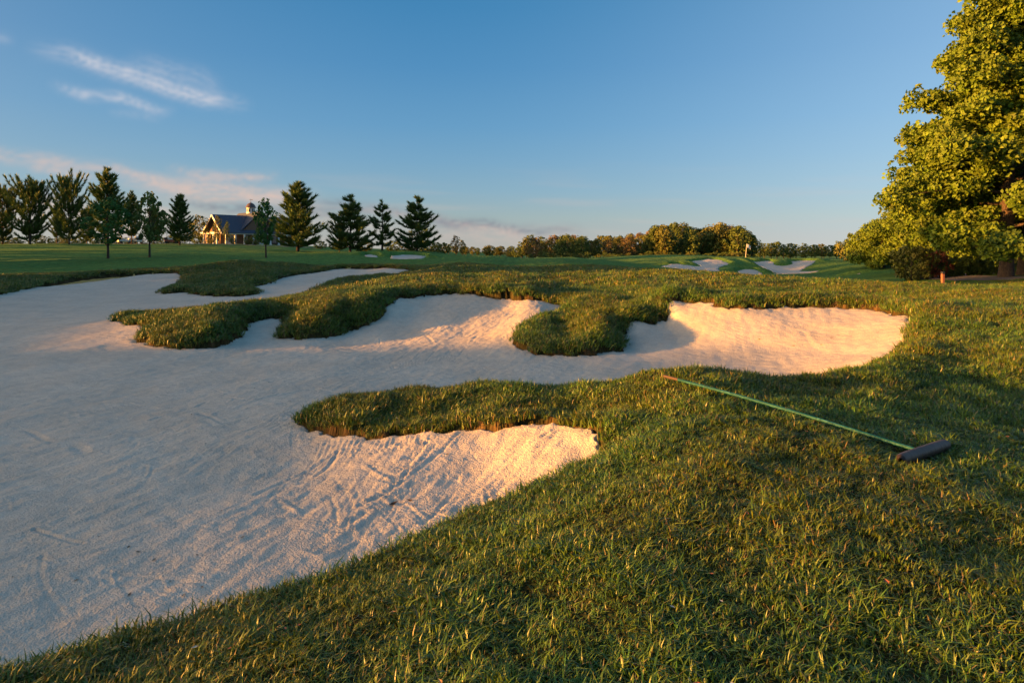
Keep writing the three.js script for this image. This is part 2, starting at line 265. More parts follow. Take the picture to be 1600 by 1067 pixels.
/* sand: rake strokes and footmarks pressed into the surface */
const strokes = [];
const onSand = (px, py, y = -1.79) => { const Z = y / -((py - HORIZON) / F); return [(px - 800) / F * Z, Z]; };
function stroke(pts, w, depth, berm = 0.5) {
  const xs = pts.map((p) => p[0]), zs = pts.map((p) => p[1]), m = w * 4;
  strokes.push({ pts, w, depth, berm, bb: [Math.min(...xs) - m, Math.max(...xs) + m, Math.min(...zs) - m, Math.max(...zs) + m] });
}
{
  const S = (l, w, d, b, y) => stroke(l.map(([a, c]) => onSand(a, c, y)), w, d, b);
  S([[42, 667], [60, 676], [80, 687]], 0.028, 0.014, 0.6); S([[0, 706], [40, 697], [80, 687], [130, 679]], 0.022, 0.02, 0.9); S([[118, 692], [132, 700]], 0.05, 0.018);
  S([[97, 662], [140, 652], [178, 647]], 0.016, 0.013); S([[235, 652], [262, 645], [300, 634], [322, 624]], 0.018, 0.018, 0.9); S([[238, 642], [254, 641]], 0.03, 0.016); S([[246, 664], [290, 655], [330, 645]], 0.014, 0.014);
  S([[345, 617], [372, 621], [396, 626]], 0.02, 0.014); S([[396, 626], [420, 619], [436, 615]], 0.02, 0.02); S([[440, 616], [470, 609], [498, 605]], 0.018, 0.016); S([[470, 606], [500, 606], [540, 615]], 0.016, 0.016); S([[385, 640], [440, 632], [490, 626], [535, 613]], 0.014, 0.015, 0.8);
  S([[310, 644], [330, 652], [345, 661]], 0.025, 0.014); S([[20, 831], [52, 821]], 0.012, 0.012); S([[52, 820], [90, 835], [128, 846]], 0.013, 0.014, 1); S([[128, 846], [60, 866]], 0.012, 0.013); S([[60, 866], [82, 877]], 0.012, 0.01); S([[64, 882], [120, 868], [192, 850]], 0.012, 0.012); S([[0, 835], [54, 820]], 0.012, 0.01);
  S([[400, 762], [440, 745], [490, 727], [527, 712]], 0.02, 0.02, 0.8, -1.76); S([[527, 712], [515, 728], [490, 742], [468, 748]], 0.022, 0.02, 0.6, -1.75);
  S([[570, 732], [585, 742], [608, 752]], 0.02, -0.011, 0.5, -1.72); S([[440, 776], [452, 786], [466, 796]], 0.02, -0.011, 0.6, -1.76);
  S([[560, 775], [600, 762], [650, 735], [690, 715], [725, 690]], 0.014, 0.014, 1, -1.68); S([[592, 745], [625, 730], [650, 712], [660, 700]], 0.012, 0.013, 1, -1.68); S([[600, 745], [632, 731], [656, 713], [667, 702]], 0.012, 0.012, 1, -1.68); S([[612, 750], [650, 730], [680, 708]], 0.012, 0.011, 1, -1.68);
  S([[660, 800], [680, 790], [694, 787]], 0.02, 0.012, 0.8, -1.66); S([[540, 812], [570, 796]], 0.03, 0.012, 0.8, -1.72);
  for (let i = 0; i < 9; i++) S([[500 + i * 9, 690 + (i % 3)], [488 + i * 9, 712], [470 + i * 9, 733 - i]], 0.009, 0.011, 1, -1.73);
  for (let i = 0; i < 7; i++) S([[588 + i * 7, 688 + i], [580 + i * 8, 700 + i], [570 + i * 9, 708]], 0.009, 0.01, 1, -1.68);
  for (let i = 0; i < 5; i++) S([[640 + i * 9, 684], [634 + i * 9, 697]], 0.009, 0.009, 1, -1.66);
  for (let i = 0; i < 6; i++) S([[62 + i * 11, 965 + i], [70 + i * 10, 935], [84 + i * 8, 905]], 0.012, 0.006, 1);
  for (let i = 0; i < 7; i++) S([[180 + i * 10, 895], [196 + i * 10, 922], [212 + i * 9, 948 - i * 3]], 0.011, 0.009, 1);
  for (let i = 0; i < 9; i++) S([[112 + i * 7, 895 - i], [122 + i * 6, 903 + (i % 3) * 3]], 0.011, 0.008, 1);
  for (let i = 0; i < 5; i++) S([[640 + i * 22, 540], [620 + i * 22, 556]], 0.014, 0.007, 1, -1.76);
  for (let i = 0; i < 6; i++) S([[1130 + i * 18, 500], [1105 + i * 18, 518]], 0.016, 0.012, 1, -1.45);
  for (let i = 0; i < 4; i++) S([[1250 + i * 20, 500], [1215 + i * 20, 522]], 0.016, 0.012, 1, -1.4);
  S([[1150, 520], [1160, 545]], 0.02, 0.016, 1, -1.6); S([[1310, 502], [1335, 500]], 0.03, 0.018, 0.8, -1.3); S([[1255, 528], [1275, 540]], 0.03, 0.02, 0.8, -1.5);
  const r = rngOf(5);
  for (let q = 0; q < 34; q++) {                             // long passes across the floor
    const Z = 2.9 + 9 * r(), x = -0.85 * Z + r() * 0.75 * Z, an = Math.atan2(0.92, 0.38) + (r() - 0.5) * 0.7, L = 1.6 + r() * 2.6, bend = (r() - 0.5) * 0.7, n = 6 + Math.floor(r() * 7);
    for (let k = 0; k < n; k++) { if (r() < 0.25) continue; const o = k * 0.04, t0 = r() * 0.3, t1 = 1 - r() * 0.4; stroke([0, 0.2, 0.4, 0.6, 0.8, 1].map((t) => { const u = lerp(t0, t1, t), b = an + bend * (u - 0.5); return [x - Math.sin(an) * o + Math.cos(b) * L * u, Z + Math.cos(an) * o + Math.sin(b) * L * u]; }), 0.009 + Z * 0.0006, 0.0035 + 0.003 * r(), 1); }
  }
  for (let q = 0; q < 210; q++) {                            // combed passes of the rake
    const Z = 2.6 + 11 * r() ** 1.3, x = -0.8 * Z + (0.3 + 0.8 * Z) * r() * 0.95 + (r() < 0.15 ? 2 : 0), an = Math.atan2(0.92, 0.38) + (r() - 0.5) * 1.3 + (r() < 0.2 ? 1.2 : 0), L = 0.25 + r() * 0.9, n = 1 + Math.floor(r() * 7), bend = (r() - 0.5) * 0.5;
    for (let k = 0; k < n; k++) {
      const ox = -Math.sin(an) * k * 0.034, oz = Math.cos(an) * k * 0.034, l = L * (0.6 + 0.4 * r());
      stroke([0, 0.33, 0.66, 1].map((t) => { const b = an + bend * (t - 0.5); return [x + ox + Math.cos(b) * l * t, Z + oz + Math.sin(b) * l * t]; }), 0.009 + 0.004 * r() + Z * 0.0005, 0.003 + 0.006 * r(), 1);
    }
  }
}
const strokeGrid = new Map();
for (const s of strokes) for (let i = Math.floor(s.bb[0] * 2); i <= s.bb[1] * 2; i++) for (let j = Math.floor(s.bb[2] * 2); j <= s.bb[3] * 2; j++) { const k = i * 1000 + j; if (!strokeGrid.has(k)) strokeGrid.set(k, []); strokeGrid.get(k).push(s); }
function strokeY(x, Z) {
  const l = strokeGrid.get(Math.floor(x * 2) * 1000 + Math.floor(Z * 2)); if (!l) return 0;
  let y = 0;
  for (const s of l) {
    if (x < s.bb[0] || x > s.bb[1] || Z < s.bb[2] || Z > s.bb[3]) continue;
    let m = 1e9;
    for (let i = 1; i < s.pts.length; i++) { const [ax, az] = s.pts[i - 1], dx = s.pts[i][0] - ax, dz = s.pts[i][1] - az, t = clamp(((x - ax) * dx + (Z - az) * dz) / (dx * dx + dz * dz)), e = Math.hypot(x - ax - dx * t, Z - az - dz * t); if (e < m) m = e; }
    const q = m / s.w, dp = s.depth * 0.58;
    y += -dp * Math.exp(-q * q) + dp * 0.5 * s.berm * Math.exp(-((q - 1.9) ** 2) * 1.6);
  }
  return clamp(y, -0.04, 0.05);
}
function sandBase(x, Z) {
  const u = x * 0.38 + Z * 0.92, v = x * 0.92 - Z * 0.38;     // along and across the raking
  return sandTPS(x, Z) + 0.012 * n2(x * 0.9 + 3, Z * 0.9) + 0.0045 * n2(u * 0.9, v * 4.5) + 0.0026 * n2(u * 2.2, v * 13) + 0.004 * n2(x * 5, Z * 5)
    - 0.012 * Math.max(0, n2b(x * 9, Z * 9) - 0.5) * sstep(-0.2, 0.5, n2b(x * 0.7, Z * 0.7)) - 0.007 * Math.max(0, n2(x * 17, Z * 17 + 40) - 0.35) * sstep(-0.1, 0.6, n2(x * 0.9 + 60, Z * 0.9));
}
const line = (...segs) => { const o = []; for (const [a, b, s] of segs) { const n = Math.max(1, Math.round((b - a) / s)); for (let i = 0; i < n; i++) o.push(a + (b - a) * i / n); } o.push(segs.at(-1)[1]); return o; };
const grow = (a, b, s, k) => { const o = []; let x = a, d = s; while (x < b) { o.push(x); x += d; d *= k; } o.push(b); return o; };
function sheet(xs, zs, height, keep, tint, uvScale = 1) {     // height field on crossing lines; keep(i) says which vertices matter
  const nx = xs.length, nz = zs.length, pos = new Float32Array(nx * nz * 3), uv = new Float32Array(nx * nz * 2), col = tint ? new Float32Array(nx * nz * 3) : null, ok = new Uint8Array(nx * nz), idx = [];
  for (let j = 0; j < nz; j++) for (let i = 0; i < nx; i++) {
    const o = j * nx + i, x = xs[i], Z = zs[j], h = height(x, Z);
    ok[o] = h === null ? 0 : 1;
    pos[o * 3] = x; pos[o * 3 + 1] = h ?? 0; pos[o * 3 + 2] = -Z; uv[o * 2] = x * uvScale; uv[o * 2 + 1] = Z * uvScale;
    if (col && ok[o]) col.set(tint(x, Z), o * 3);
  }
  for (let j = 0; j < nz - 1; j++) for (let i = 0; i < nx - 1; i++) {
    const a = j * nx + i, b = a + 1, c = a + nx, d = c + 1;
    if (ok[a] && ok[b] && ok[c] && ok[d]) idx.push(a, b, c, b, d, c);
  }
  const map = new Int32Array(nx * nz).fill(-1); let n = 0;    // drop what no triangle uses
  for (let i = 0; i < idx.length; i++) { const o = idx[i]; if (map[o] < 0) map[o] = n++; idx[i] = map[o]; }
  const P = new Float32Array(n * 3), U = new Float32Array(n * 2), C = col && new Float32Array(n * 3);
  for (let o = 0; o < map.length; o++) { const m = map[o]; if (m < 0) continue; P.set(pos.subarray(o * 3, o * 3 + 3), m * 3); U.set(uv.subarray(o * 2, o * 2 + 2), m * 2); if (C) C.set(col.subarray(o * 3, o * 3 + 3), m * 3); }
  const g = new THREE.BufferGeometry();
  g.setAttribute('position', new THREE.BufferAttribute(P, 3)); g.setAttribute('uv', new THREE.BufferAttribute(U, 2)); if (C) g.setAttribute('color', new THREE.BufferAttribute(C, 3));
  g.setIndex(idx); g.computeVertexNormals();
  return g;
}

/* ------------------------------------------------------------------ ground materials */
const turfBump = tileTex(512, (u, v) => 0.5 * vnoise(u, v, 256, 1) + 0.3 * vnoise(u, v, 128, 2) + 0.2 * vnoise(u, v, 32, 3));
const turfMap = tileTex(512, (u, v) => { const a = vnoise(u, v, 200, 4), b = vnoise(u, v, 60, 5), c = vnoise(u, v, 12, 6), k = 0.62 + 0.3 * a + 0.22 * (b - 0.5) + 0.2 * (c - 0.5); return [k * 0.98, k, k * 0.9]; }, true);
turfMap.repeat.set(0.4, 0.4); turfBump.repeat.set(0.5, 0.5);
const turfMat = new THREE.MeshPhysicalMaterial({ vertexColors: true, roughness: 1, specularIntensity: 0.15, map: turfMap, bumpMap: turfBump, bumpScale: 0.03 });
turfMat.name = 'turf';
const sandBump = tileTex(1024, (u, v) => 0.42 * vnoise(u, v, 480, 1) + 0.34 * vnoise(u, v, 190, 2) + 0.24 * vnoise(u, v, 70, 3));
const sandMap = tileTex(1024, (u, v) => { const a = vnoise(u, v, 500, 7), b = vnoise(u, v, 120, 8), c = vnoise(u, v, 20, 9), speck = vnoise(u, v, 400, 10) > 0.955 ? 0.72 : 1; const k = (0.86 + 0.14 * a + 0.06 * (b - 0.5) + 0.05 * (c - 0.5)) * speck; return [k, k * 0.985, k * 0.965]; }, true);
sandBump.repeat.set(0.42, 0.42); sandMap.repeat.set(0.5, 0.5);
const sandMat = new THREE.MeshPhysicalMaterial({ vertexColors: true, roughness: 1, specularIntensity: 0.2, map: sandMap, bumpMap: sandBump, bumpScale: 0.008 });
sandMat.name = 'sand';

const isRough = (x, Z, d) => Z < 15 || (Z < 48 && d < 7 - 4 * sstep(30, 46, Z)) || (x > -6 && Z < 33 && Z > 10);
{
  const xs = [...grow(45.35, 900, 1.2, 1.11).map((x) => -x).reverse().filter((x) => x < -45), ...line([-45, -25, 0.5], [-25, -10, 0.12], [-10, 7, 0.06], [7, 15, 0.12], [15, 45, 0.35]), ...grow(46, 900, 1.2, 1.11)];
  const zs = [...grow(3, 600, 0.7, 1.16).map((z) => -z).reverse(), ...line([-2.4, 1.2, 0.3], [1.2, 17, 0.06], [17, 30, 0.13], [30, 45, 0.2], [45, 68, 0.4], [68, 96, 0.5]), ...grow(97, 1200, 1.5, 1.07)];
  const height = (x, Z) => {
    const d = Z > 1.5 && Z < 60 && x > -40 && x < 25 ? mainSdf(x, Z) : 9;
    if (d < -0.25) return null;
    if (d <= 0) return sandTPS(x, Z) - 0.12;
    return turfBase(x, Z);
  };
  const tint = (x, Z) => {
    const d = Z > 1.5 && Z < 60 && x > -40 && x < 25 ? mainSdf(x, Z) : 9;
    if (d < 0.015) { const k = 0.9 + 0.3 * n2(x * 6, Z * 6); return [0.16 * k, 0.1 * k, 0.055 * k]; }                 // bare soil at the cut edge
    if (isRough(x, Z, d)) { const k = 0.9 + 0.25 * n2(x * 1.7, Z * 1.7); return [0.06 * k, 0.064 * k, 0.024 * k]; }     // thatch under the rough
    // mown grass: bands of the mower, deeper green first cut round the greens
    const band = 0.04 * sstep(-0.2, 0.2, Math.sin((x * 0.3 + Z) * 0.42)), k = 0.95 + band + 0.16 * fbm(x * 0.05, Z * 0.05, 3) + 0.05 * n2(x * 0.6, Z * 0.6);
    return [0.18 * k, 0.345 * k, 0.094 * k];
  };
  const m = mesh('grass_ground', sheet(xs, zs, height, null, tint), turfMat);
  finish(m, null, null, null, 'structure');
}
const sandTint = (x, Z) => { const k = 0.96 + 0.06 * n2(x * 0.5 + 20, Z * 0.5) + 0.03 * n2(x * 2.2, Z * 2.2); return [0.695 * k, 0.635 * k, 0.53 * k]; };
{
  const xs = [...line([-21, -6, 0.07], [-6, -4, 0.035], [-4, 1.2, 0.017], [1.2, 7, 0.04])];
  const zs = [...line([2.3, 7, 0.017], [7, 10, 0.03], [10, 17, 0.05], [17, 41, 0.13])];
  const h = (x, Z) => {
    const d = mainSdf(x, Z);
    if (d > 0.3) return null;
    if (d > 0) return Math.min(sandBase(x, Z), turfTPS(x, Z) - 0.1) - d * 0.3;
    return sandBase(x, Z) + strokeY(x, Z) * sstep(0, -0.12, d) + 0.014 * Math.exp(d * 9) * n2(x * 4, Z * 4);
  };
  finish(mesh('bunker_sand', sheet(xs, zs, h, null, sandTint), sandMat), null, null, null, 'structure');
  farPolys.forEach((poly, k) => {
    const X = poly.map((p) => p[0]), Z = poly.map((p) => p[1]);
    const g = sheet(line([Math.min(...X) - 0.4, Math.max(...X) + 0.4, 0.09]), line([Math.min(...Z) - 0.4, Math.max(...Z) + 0.4, 0.16]), (x, z) => { const d = farSdf[k](x, z) + 0.12 * n2(x * 0.9, z * 0.9); return d > 0.25 ? null : turfBase(x, z) + (d < 0 ? 0.05 : -0.2); }, null, sandTint);
    finish(mesh('bunker_sand', g, sandMat), null, null, null, 'structure');
  });
}
/* ------------------------------------------------------------------ grass: blades in clumps */
const bladeMat = new THREE.MeshPhysicalMaterial({ vertexColors: true, roughness: 0.42, specularIntensity: 0.7, transmission: 0.3, thickness: 0, side: THREE.DoubleSide });
bladeMat.name = 'grass_blade';
function clumpGeo(seed, n, radius, lMin, lMax, width, lean, straw) {
  const r = rngOf(seed), pos = [], nor = [], col = [], idx = [];
  for (let b = 0; b < n; b++) {
    const a = r() * 6.283, q = Math.sqrt(r()) * radius, x = Math.cos(a) * q, z = Math.sin(a) * q, dir = r() * 6.283, L = lMin + (lMax - lMin) * r() ** 1.4, w = width * (0.7 + 0.6 * r()), tilt = lean * (0.25 + 1.1 * r()), face = dir + 1.57 + (r() - 0.5) * 1.4;
    const wx = Math.cos(face) * w / 2, wz = Math.sin(face) * w / 2, dx = Math.cos(dir), dz = Math.sin(dir), base = pos.length / 3;
    let t; const s = r();
    if (s < straw) { const k = 0.7 + 0.6 * r(); t = [0.27 * k, 0.2 * k, 0.085 * k]; } else { const k = 0.65 + 0.75 * r(), y = r(); t = [lerp(0.056, 0.152, y) * k, lerp(0.146, 0.192, y) * k, lerp(0.019, 0.015, y) * k]; }
    for (let i = 0; i <= 2; i++) {
      const f = i / 2, out = tilt * L * f * f * 0.9 + tilt * L * f * 0.35, h = L * f * (1 - 0.3 * tilt * f), taper = i === 2 ? 0 : 1 - 0.25 * f;
      const n = new THREE.Vector3(-Math.sin(face), 0.35, Math.cos(face)).normalize();
      const put = (sx) => { pos.push(x + dx * out + sx * wx * taper, h - (i ? 0 : 0.012), z + dz * out + sx * wz * taper); nor.push(n.x, n.y, n.z); col.push(...t); };
      if (i < 2) { put(-1); put(1); } else put(0);
    }
    idx.push(base, base + 1, base + 2, base + 1, base + 3, base + 2, base + 2, base + 3, base + 4);
  }
  const g = new THREE.BufferGeometry();
  g.setAttribute('position', new THREE.Float32BufferAttribute(pos, 3)); g.setAttribute('normal', new THREE.Float32BufferAttribute(nor, 3)); g.setAttribute('color', new THREE.Float32BufferAttribute(col, 3)); g.setIndex(idx);
  g.computeVertexNormals();
  return g;
}
const dummy = new THREE.Object3D(), upV = new THREE.Vector3(0, 1, 0);
function grassLayer(name, variants, z0, z1, spacing, seed, test, size, label) {
  const r = rngOf(seed), lists = variants.map(() => ({ m: [], c: [] })), q = new THREE.Quaternion(), q2 = new THREE.Quaternion(), nv = new THREE.Vector3();
  for (let Z = z0; Z < z1; Z += spacing) {
    const reach = 0.8 * Z + 0.9 + Z * 0.06;
    for (let x = -reach; x < reach; x += spacing) {
      const X = x + (r() - 0.5) * spacing * 1.3, ZZ = Z + (r() - 0.5) * spacing * 1.3, pick = Math.floor(r() * variants.length), ra = r(), rb = r(), rc = r(), rd = r(), re = r();
      if (ZZ < z0 - spacing) continue;
      const d = ZZ > 1.5 && ZZ < 60 && X > -40 && X < 25 ? mainSdf(X, ZZ) : 9;
      if (d < 0.012 || !test(X, ZZ, d)) continue;
      const y = turfBase(X, ZZ), e = 0.12, py = HORIZON + (EYE - y) / ZZ * F;
      if (py > 1260) continue;
      nv.set(y - turfBase(X + e, ZZ), e * 1.1, -(y - turfBase(X, ZZ + e))).normalize();
      nv.lerp(upV, 0.35); nv.x += (ra - 0.5) * 0.36; nv.z += (rb - 0.5) * 0.36; nv.normalize();
      q.setFromUnitVectors(upV, nv); q2.setFromAxisAngle(upV, rc * 6.283); q.multiply(q2);
      const tr = clamp(((X - 2.515) * -1.152 + (ZZ - 3.9) * 1.85) / 4.75), off = Math.hypot(X - 2.515 + 1.152 * tr, ZZ - 3.9 - 1.85 * tr), s = size(X, ZZ, d, rd) * (off < 0.07 ? 0.55 : 1) * (0.98 + 0.42 * n2b(X * 1.5 + 70, ZZ * 1.5)) * (rd < 0.04 ? 1.35 : 1);   // pressed down under the rake
      dummy.position.set(X, y - 0.004, -ZZ); dummy.quaternion.copy(q); dummy.scale.set(s * (0.9 + 0.2 * re), s * (0.8 + 0.45 * re), s * (0.9 + 0.2 * ra)); dummy.updateMatrix();
      lists[pick].m.push(dummy.matrix.clone());
      // patches of yellower and greener sward
      const p = fbm(X * 0.7, ZZ * 0.7, 3), k = 0.92 + 0.16 * rb + 0.25 * p, ye = clamp(0.5 + 1.1 * n2b(X * 0.35, ZZ * 0.35));
      lists[pick].c.push(new THREE.Color().setRGB(k * lerp(0.8, 1.12, ye), k, k * lerp(1.1, 0.85, ye)));
    }
  }
  const g = group(name);
  lists.forEach((l, i) => {
    if (!l.m.length) return;
    const im = new THREE.InstancedMesh(variants[i], bladeMat, l.m.length); im.name = 'grass_clump';
    l.m.forEach((m, k) => { im.setMatrixAt(k, m); im.setColorAt(k, l.c[k]); });
    im.userData.kind = 'stuff'; g.add(im);
  });
  return finish(g, label, 'grass', null, 'stuff');
}
{
  const near = [1, 2, 3, 4, 5, 6, 7, 8].map((s) => clumpGeo(s * 17, 26, 0.036, 0.016, 0.05, 0.0044, 0.95, s % 3 ? 0.05 : 0.14));
  const mid = [1, 2, 3, 4, 5, 6].map((s) => clumpGeo(s * 31, 40, 0.085, 0.03, 0.078, 0.0058, 0.75, s % 3 ? 0.05 : 0.14));
  const far = [1, 2, 3, 4].map((s) => clumpGeo(s * 43, 60, 0.19, 0.045, 0.105, 0.0115, 0.7, 0.08));
  const rim = (d, k) => 1 + k * Math.exp(-d * 7);
  grassLayer('rough_grass', near, 1.25, 4.8, 0.038, 301, () => true, (x, Z, d, r) => (0.8 + 0.5 * r) * rim(d, 0.4), 'short dense green and straw grass around the rake on the near bank');
  const tongue = [1, 2, 3, 4, 5, 6].map((s) => clumpGeo(s * 19, 26, 0.038, 0.018, 0.056, 0.0046, 0.85, s % 3 ? 0.05 : 0.14));
  grassLayer('rough_grass', tongue, 4.8, 9.2, 0.05, 302, () => true, (x, Z, d, r) => (0.95 + 0.5 * r) * rim(d, 0.3), 'sunlit grass on the tongue of turf between the sand coves');
  grassLayer('rough_grass', mid, 9.2, 18, 0.078, 303, () => true, (x, Z, d, r) => (0.85 + 0.5 * r) * rim(d, 0.35), 'tufted golden grass on the lumpy ridge across the bunker');
  grassLayer('rough_grass', far, 18, 47, 0.19, 304, (x, Z, d) => isRough(x, Z, d), (x, Z, d, r) => (0.75 + 0.5 * r) * (0.75 + 0.25 * rim(d, 0.6)), 'rough grass along the crest and the far bunker lips');
}
/* fallen leaves and crumbs on sand and turf */
{
  const r = rngOf(909), parts = [], turfLeaf = [];
  const bit = (x, y, z, s, c, list, flat) => {
    const g = new THREE.BufferGeometry(), a = r() * 6.283, t = flat ? 0.35 : 0.8, p = (u, v, w) => [x + (Math.cos(a) * u - Math.sin(a) * v) * s, y + w * s * t + 0.002, z + (Math.sin(a) * u + Math.cos(a) * v) * s];
    const v = [p(-1, 0, 0.3 * r()), p(-0.3, 0.45, 0.5 * r()), p(1, 0.05, 0.6 * r()), p(-0.1, -0.5, 0.4 * r()), p(0.1, 0, -0.05)];
    const f = [0, 4, 1, 1, 4, 2, 2, 4, 3, 3, 4, 0].flatMap((i) => v[i]);
    g.setAttribute('position', new THREE.Float32BufferAttribute(f, 3)); g.setAttribute('color', new THREE.Float32BufferAttribute(Array(12).fill(c).flat(), 3)); g.computeVertexNormals(); list.push(g);
  };
  const spots = [[615, 776, -1.68, 0.035], [640, 772, -1.68, 0.02], [1187, 543, -1.66, 0.05], [1285, 538, -1.5, 0.04], [1240, 540, -1.55, 0.03], [1300, 525, -1.4, 0.03]];
  for (const [px, py, y, s] of spots) { const [x, Z] = onSand(px, py, y); bit(x, sandBase(x, Z) + strokeY(x, Z), -Z, s, [0.1, 0.05, 0.025], parts); }
  for (let i = 0; i < 420; i++) { const Z = 3 + 12 * r() ** 1.5, x = (r() * 1.25 - 0.8) * Z; if (mainSdf(x, Z) < -0.06) bit(x, sandBase(x, Z) + strokeY(x, Z), -Z, 0.005 + 0.014 * r() ** 3, r() < 0.5 ? [0.2, 0.15, 0.1] : [0.3, 0.26, 0.2], parts); }
  const mat = new THREE.MeshStandardMaterial({ vertexColors: true, roughness: 0.9, side: THREE.DoubleSide }); mat.name = 'leaf_litter';
  finish(mesh('sand_debris', mergeGeometries(parts), mat), 'small brown crumbs and leaf bits lying on the sand', 'debris', null, 'stuff');
  for (let i = 0; i < 75; i++) { const Z = 1.9 + 9 * r() ** 1.6, x = (r() * 1.6 - 0.8) * Z; if (mainSdf(x, Z) > 0.1) { const k = r(); bit(x, turfBase(x, Z) + 0.035 + 0.02 * r(), -Z, 0.008 + 0.016 * r() ** 2, k < 0.5 ? [0.3, 0.1, 0.045] : k < 0.8 ? [0.34, 0.2, 0.09] : [0.5, 0.46, 0.36], turfLeaf, true); } }
  finish(mesh('fallen_leaves', mergeGeometries(turfLeaf), mat), 'small dry brown leaves and pale petals caught in the near turf', 'leaves', null, 'stuff');
}

/* ------------------------------------------------------------------ the rake */
{
  const A = new THREE.Vector3(...P3(1445, 703, 3.9)), B = new THREE.Vector3(...P3(1037, 590, 5.75)); A.z *= -1; B.z *= -1;
  A.y = turfBase(A.x, -A.z) + 0.05; B.y = turfBase(B.x, -B.z) + 0.06;
  { let up = 0; for (let t = 0.05; t < 1; t += 0.05) up = Math.max(up, turfBase(lerp(A.x, B.x, t), -lerp(A.z, B.z, t)) + 0.05 - lerp(A.y, B.y, t)); B.y += up; }
  const rake = group('bunker_rake'); rake.position.set(A.x, A.y - 0.04, A.z);
  const dir = B.clone().sub(A), L = dir.length(), ux = dir.clone().normalize();
  const loc = (t, h = 0) => [dir.x * t, dir.y * t + 0.04 + h, dir.z * t];
  const sag = (t) => 0.018 * Math.sin(Math.PI * t);
  const paint = tileTex(256, (u, v) => { const w = vnoise(u, v, 40, 12) * 0.6 + vnoise(u, v, 9, 13) * 0.4, k = 0.8 + 0.3 * vnoise(u, v, 90, 14); return w > 0.68 ? [0.17 * k, 0.4 * k, 0.4 * k] : [0.02 * k, 0.29 * k, 0.29 * k]; }, true);
  paint.repeat.set(4, 1.2);
  const green = new THREE.MeshPhysicalMaterial({ map: paint, roughness: 0.6, specularIntensity: 0.6 }); green.name = 'worn_green_paint';
  const bare = new THREE.MeshStandardMaterial({ color: new THREE.Color().setRGB(0.075, 0.045, 0.032), roughness: 0.8 }); bare.name = 'bare_wood_end';
  const hPts = [], n = 14; for (let i = 0; i <= n; i++) { const t = 0.02 + 0.9 * i / n; hPts.push(loc(t, sag(t))); }
  mesh('handle', tube(hPts, hPts.map(() => 0.0118), 14), green, rake);
  const gPts = [0.919, 0.95, 0.985, 0.999, 1].map((t) => loc(t, sag(t)));
  mesh('handle_tip', tube(gPts, [0.0125, 0.0125, 0.0125, 0.01, 0.002], 14), bare, rake);
  const grain = tileTex(256, (u, v) => { const k = 0.55 + 0.5 * vnoise(u * 1, v, 60, 21) * 0.7 + 0.3 * vnoise(u, v, 8, 22); return [0.27 * k, 0.215 * k, 0.19 * k]; }, true);
  const headMat = new THREE.MeshStandardMaterial({ map: grain, roughness: 0.55, bumpMap: turfBump, bumpScale: 0.002 }); headMat.name = 'dark_brown_head';
  const side = new THREE.Vector3(0.85, 0, -0.53).normalize(), H = 0.275, gy = (q) => turfBase(A.x + side.x * q * H, -(A.z + side.z * q * H)), tilt = (gy(1) - gy(-1)) * 0.35;
  const hd = (s, y = 0.045) => [side.x * s * H, y + s * tilt, side.z * s * H];
  mesh('head', tube([-1, -0.985, -0.94, -0.86, -0.5, 0, 0.5, 0.86, 0.94, 0.985, 1].map((s) => hd(s)), [0.012, 0.03, 0.034, 0.036, 0.037, 0.037, 0.037, 0.036, 0.034, 0.028, 0.012], 18), headMat, rake);
  for (let i = 0; i < 15; i++) { const s = -0.9 + 1.8 * i / 14, a = hd(s, 0.03), b = [a[0] + ux.x * 0.01, a[1] - 0.05, a[2] + ux.z * 0.01]; mesh('tooth', tube([a, b], [0.007, 0.004], 7), headMat, rake); }
  finish(rake, 'bunker rake with worn green handle and dark brown rounded head lying on grass', 'rake');
}

/* ------------------------------------------------------------------ trees */
const barkMap = tileTex(256, (u, v) => { const k = 0.45 + 0.55 * vnoise(u, v, 48, 15) * (0.6 + 0.4 * vnoise(u, v, 12, 16)); return [k * 0.42, k * 0.35, k * 0.3]; }, true);
const barkBump = tileTex(256, (u, v) => vnoise(u * 1, v * 0.999, 40, 15) * 0.7 + 0.3 * vnoise(u, v, 100, 18)); barkMap.repeat.set(1, 0.5); barkBump.repeat.set(1, 0.5);
const bark = new THREE.MeshStandardMaterial({ map: barkMap, bumpMap: barkBump, bumpScale: 0.03, roughness: 0.95 }); bark.name = 'bark';
const foliage = (r, g, b, name) => { const m = new THREE.MeshPhysicalMaterial({ color: new THREE.Color().setRGB(r, g, b), vertexColors: true, roughness: 0.6, specularIntensity: 0.45, transmission: 0.3, thickness: 0, side: THREE.DoubleSide }); m.name = name; return m; };
const mapleMat = foliage(0.135, 0.215, 0.016, 'maple_leaf'), youngMat = foliage(0.06, 0.16, 0.03, 'young_leaf'), greenMat = foliage(0.11, 0.16, 0.028, 'green_leaf'), oliveMat = foliage(0.16, 0.17, 0.032, 'olive_leaf'), russetMat = foliage(0.18, 0.13, 0.045, 'russet_leaf'), pineMat = foliage(0.1, 0.165, 0.04, 'pine_needle'), redMat = foliage(0.24, 0.07, 0.035, 'red_leaf');

